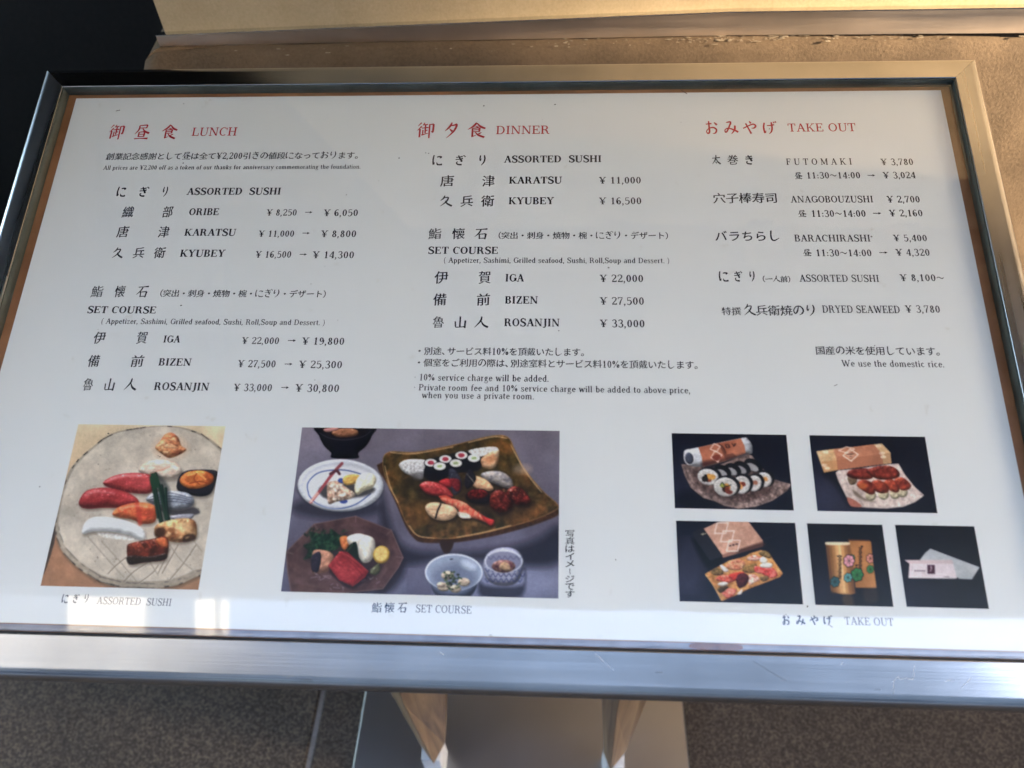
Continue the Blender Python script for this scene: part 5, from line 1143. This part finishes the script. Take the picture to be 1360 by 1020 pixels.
# the laminate's glossy margin along the near edge, wavy, its grey holding the sky reflection; brown patch painted for a break in it
bm = bmesh.new(); pr = None
for i in range(121):
    x = -.424 + .848 * i / 120; w_ = .00035 * math.sin(x * 31) + .00025 * math.sin(x * 74 + 1)
    row = [bm.verts.new((x, -.5012 - t * .0048, .0003 + w_ * (t * 1.4) + .0006 * math.sin(t * 3.14))) for t in (0, .25, .5, .75, 1)]
    if pr:
        for a in range(4): bm.faces.new((pr[a], row[a], row[a + 1], pr[a + 1]))
    pr = row
me = from_bm(bm, 'sky_tinted_margin')
for p_ in me.polygons: p_.use_smooth = True
part('sky_tinted_margin', me, M['laminate'])
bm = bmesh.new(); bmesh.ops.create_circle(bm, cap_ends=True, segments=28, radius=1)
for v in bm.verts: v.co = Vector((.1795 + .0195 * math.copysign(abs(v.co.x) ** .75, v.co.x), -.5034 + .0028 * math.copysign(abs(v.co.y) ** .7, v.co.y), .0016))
part('reflection_patch', from_bm(bm, 'reflection_patch'), M['patch'], 'brown patch on the near margin of the board, painted as a break in the reflection')
# glass pane with slightly eased near edge
gm = from_bm(box_bm(-XI + .0016, XI - .0016, YB + .0022, YT - .0016, .0022, .0052, .0004, 1), 'glass_pane')
part('glass_pane', gm, M['glass'])
# specks of dust and grit on the glass
bm = bmesh.new()
for k in range(34):
    x, y = rn.uniform(-.41, .41), rn.uniform(-.49, -.005); r_ = rn.choice([.0003, .0004, .0005, .0007])
    geo = bmesh.ops.create_icosphere(bm, subdivisions=1, radius=r_)
    for v in geo['verts']: v.co = Vector((x + v.co.x * rn.uniform(.8, 1.6), y + v.co.y, .0053 + v.co.z * .3))
for (x, y, a, L) in ((.287, -.3, .4, .003), (.18, -.004, -.7, .007), (.262, -.487, -.6, .0035), (-.37, -.02, .3, .004), (.015, -.5, 0, .002)):
    box = box_bm(-L / 2, L / 2, -.0002, .0002, .0053, .0056); tmp = bpy.data.meshes.new('t'); bmesh.ops.rotate(box, verts=box.verts, matrix=Matrix.Rotation(a, 3, 'Z')); bmesh.ops.translate(box, verts=box.verts, vec=(x, y, 0)); box.to_mesh(tmp); box.free(); bm.from_mesh(tmp)
part('dust_speck', from_bm(bm, 'dust_speck'), M['speck'], kind='stuff')
# scratches on the near bar
for nm_, lines, wd in (('bright_scratch', [[(0.3155, -0.5131), (0.3142, -0.5216), (0.3105, -0.5217)], [(0.3101, -0.5208), (0.3053, -0.5224), (0.3039, -0.5204), (0.2995, -0.524)], [(0.301, -0.524), (0.2994, -0.531)], [(0.265, -0.5136), (0.2667, -0.512)], [(0.354, -0.5195), (0.3454, -0.5271)], [(0.0911, -0.5108), (0.1046, -0.5216)], [(0.3357, -0.5225), (0.3425, -0.5213)], [(-0.021, -0.5129), (-0.0181, -0.5149)]], .00028), ('dark_scratch', [[(0.2035, -0.5128), (0.2265, -0.5257)], [(0.134, -0.5223), (0.1394, -0.5222)], [(-0.1233, -0.5348), (-0.1139, -0.5346)], [(0.2861, -0.5294), (0.2913, -0.5292)]], .00024)):
    bm = bmesh.new()
    for P in lines:
        for (xa, ya), (xb, yb_) in zip(P[:-1], P[1:]):
            d = Vector((xb - xa, yb_ - ya)).normalized(); o_ = Vector((-d.y, d.x)) * wd / 2
            zz = lambda y: .010 - .12 * max(0, -.5085 - y) + .00008
            bm.faces.new([bm.verts.new((x_ + s_ * o_.x, y_ + s_ * o_.y, zz(y_ + s_ * o_.y))) for x_, y_, s_ in ((xa, ya, 1), (xb, yb_, 1), (xb, yb_, -1), (xa, ya, -1))])
    part(nm_, from_bm(bm, nm_), M['post' if nm_[0] == 'b' else 'speck'], kind='stuff')
# lettering
TEXT = [(a, [b]) for a, q in TEXT for b in q]
nm = {'r': 'ink_r', 'c': 'ink_c'}
for st_, ps in TEXT:
    me = text_mesh(st_, ps); k = st_[1]
    o = link('lettering', me, sheet, M[nm.get(k if st_[0] in 'JL' else 'k', 'ink_k')]); o.location = (0, 0, .00012)
    if st_ == 'Jr' or st_ == 'Lr': o['label'] = 'red heading lettering'
# photographs
PX = [(paint_nigiri, -339, -212.8, -340.2, -472.4, 'photograph of nigiri sushi on a pale round plate'),
      (paint_course, -148, 64.6, -340.2, -472.1, 'wide photograph of a course of sushi and small dishes'),
      (paint_rolls, 154.6, 245.5, -340.8, -401.8, 'photograph of thick rolls on a rough plate'),
      (paint_eelbox, 263.4, 353.4, -340.9, -401.8, 'photograph of eel sushi and a wrapped box'),
      (paint_chirashi, 155.0, 245.6, -411.4, -471.9, 'photograph of a scattered sushi box'),
      (paint_tin, 254.4, 310.8, -411.5, -472.0, 'photograph of a gold tin and carton with flowers'),
      (paint_envelope, 320.3, 379.0, -411.3, -471.7, 'photograph of a white paper envelope')]
for fn, x0, x1, y0, y1, lab in PX: fn().build(x0, x1, y0, y1, sheet, lab, .00012)
# wooden legs, steel feet, base plate
def leg(top, ridge_t, tip, ridge_b, ztip):
    """tapered wedge-shaped wooden bracket leg: two faces meeting in a front ridge"""
    bm = bmesh.new(); yb = -.33 + .25; k = .62 / .26
    def row(xl, xr, xm, z, dep): return [bm.verts.new(q) for q in ((xl, yb + .01, z), (xm, yb - .018, z), (xr, yb + .014, z), (xr, yb + dep, z), (xl, yb + dep, z))]
    rows = [row(top[0] * 1.02, top[1] * 1.0, ridge_t, .56, .10), row(top[0], top[1], ridge_t, .355, .09), row(tip[0], tip[1], ridge_b, ztip, .03)]
    for a, b in zip(rows[:-1], rows[1:]):
        for q in range(5): bm.faces.new((a[q], a[(q + 1) % 5], b[(q + 1) % 5], b[q]))
    bm.faces.new(rows[0]); bm.faces.new(rows[-1][::-1])
    bmesh.ops.recalc_face_normals(bm, faces=bm.faces)
    bmesh.ops.bevel(bm, geom=bm.edges[:], offset=.0012, segments=1, affect='EDGES')
    o = link('leg', from_bm(bm, 'leg'), stand, M['wood_leg'])
    c = (tip[0] + tip[1]) / 2; link('foot', from_bm(box_bm(c - .016, c + .014, yb - .012, yb + .03, .0125, ztip - .002, .003, 2), 'foot'), o, M['post'])
leg((-.163, -.083), -.134, (-.147, -.108), -.122, .106); leg((.128, .193), .146, (.143, .180), .153, .104)
link('base_plate', from_bm(box_bm(-.272, .290, -.24, .42, .004, .012, .002, 1), 'base_plate'), stand, M['plate'])
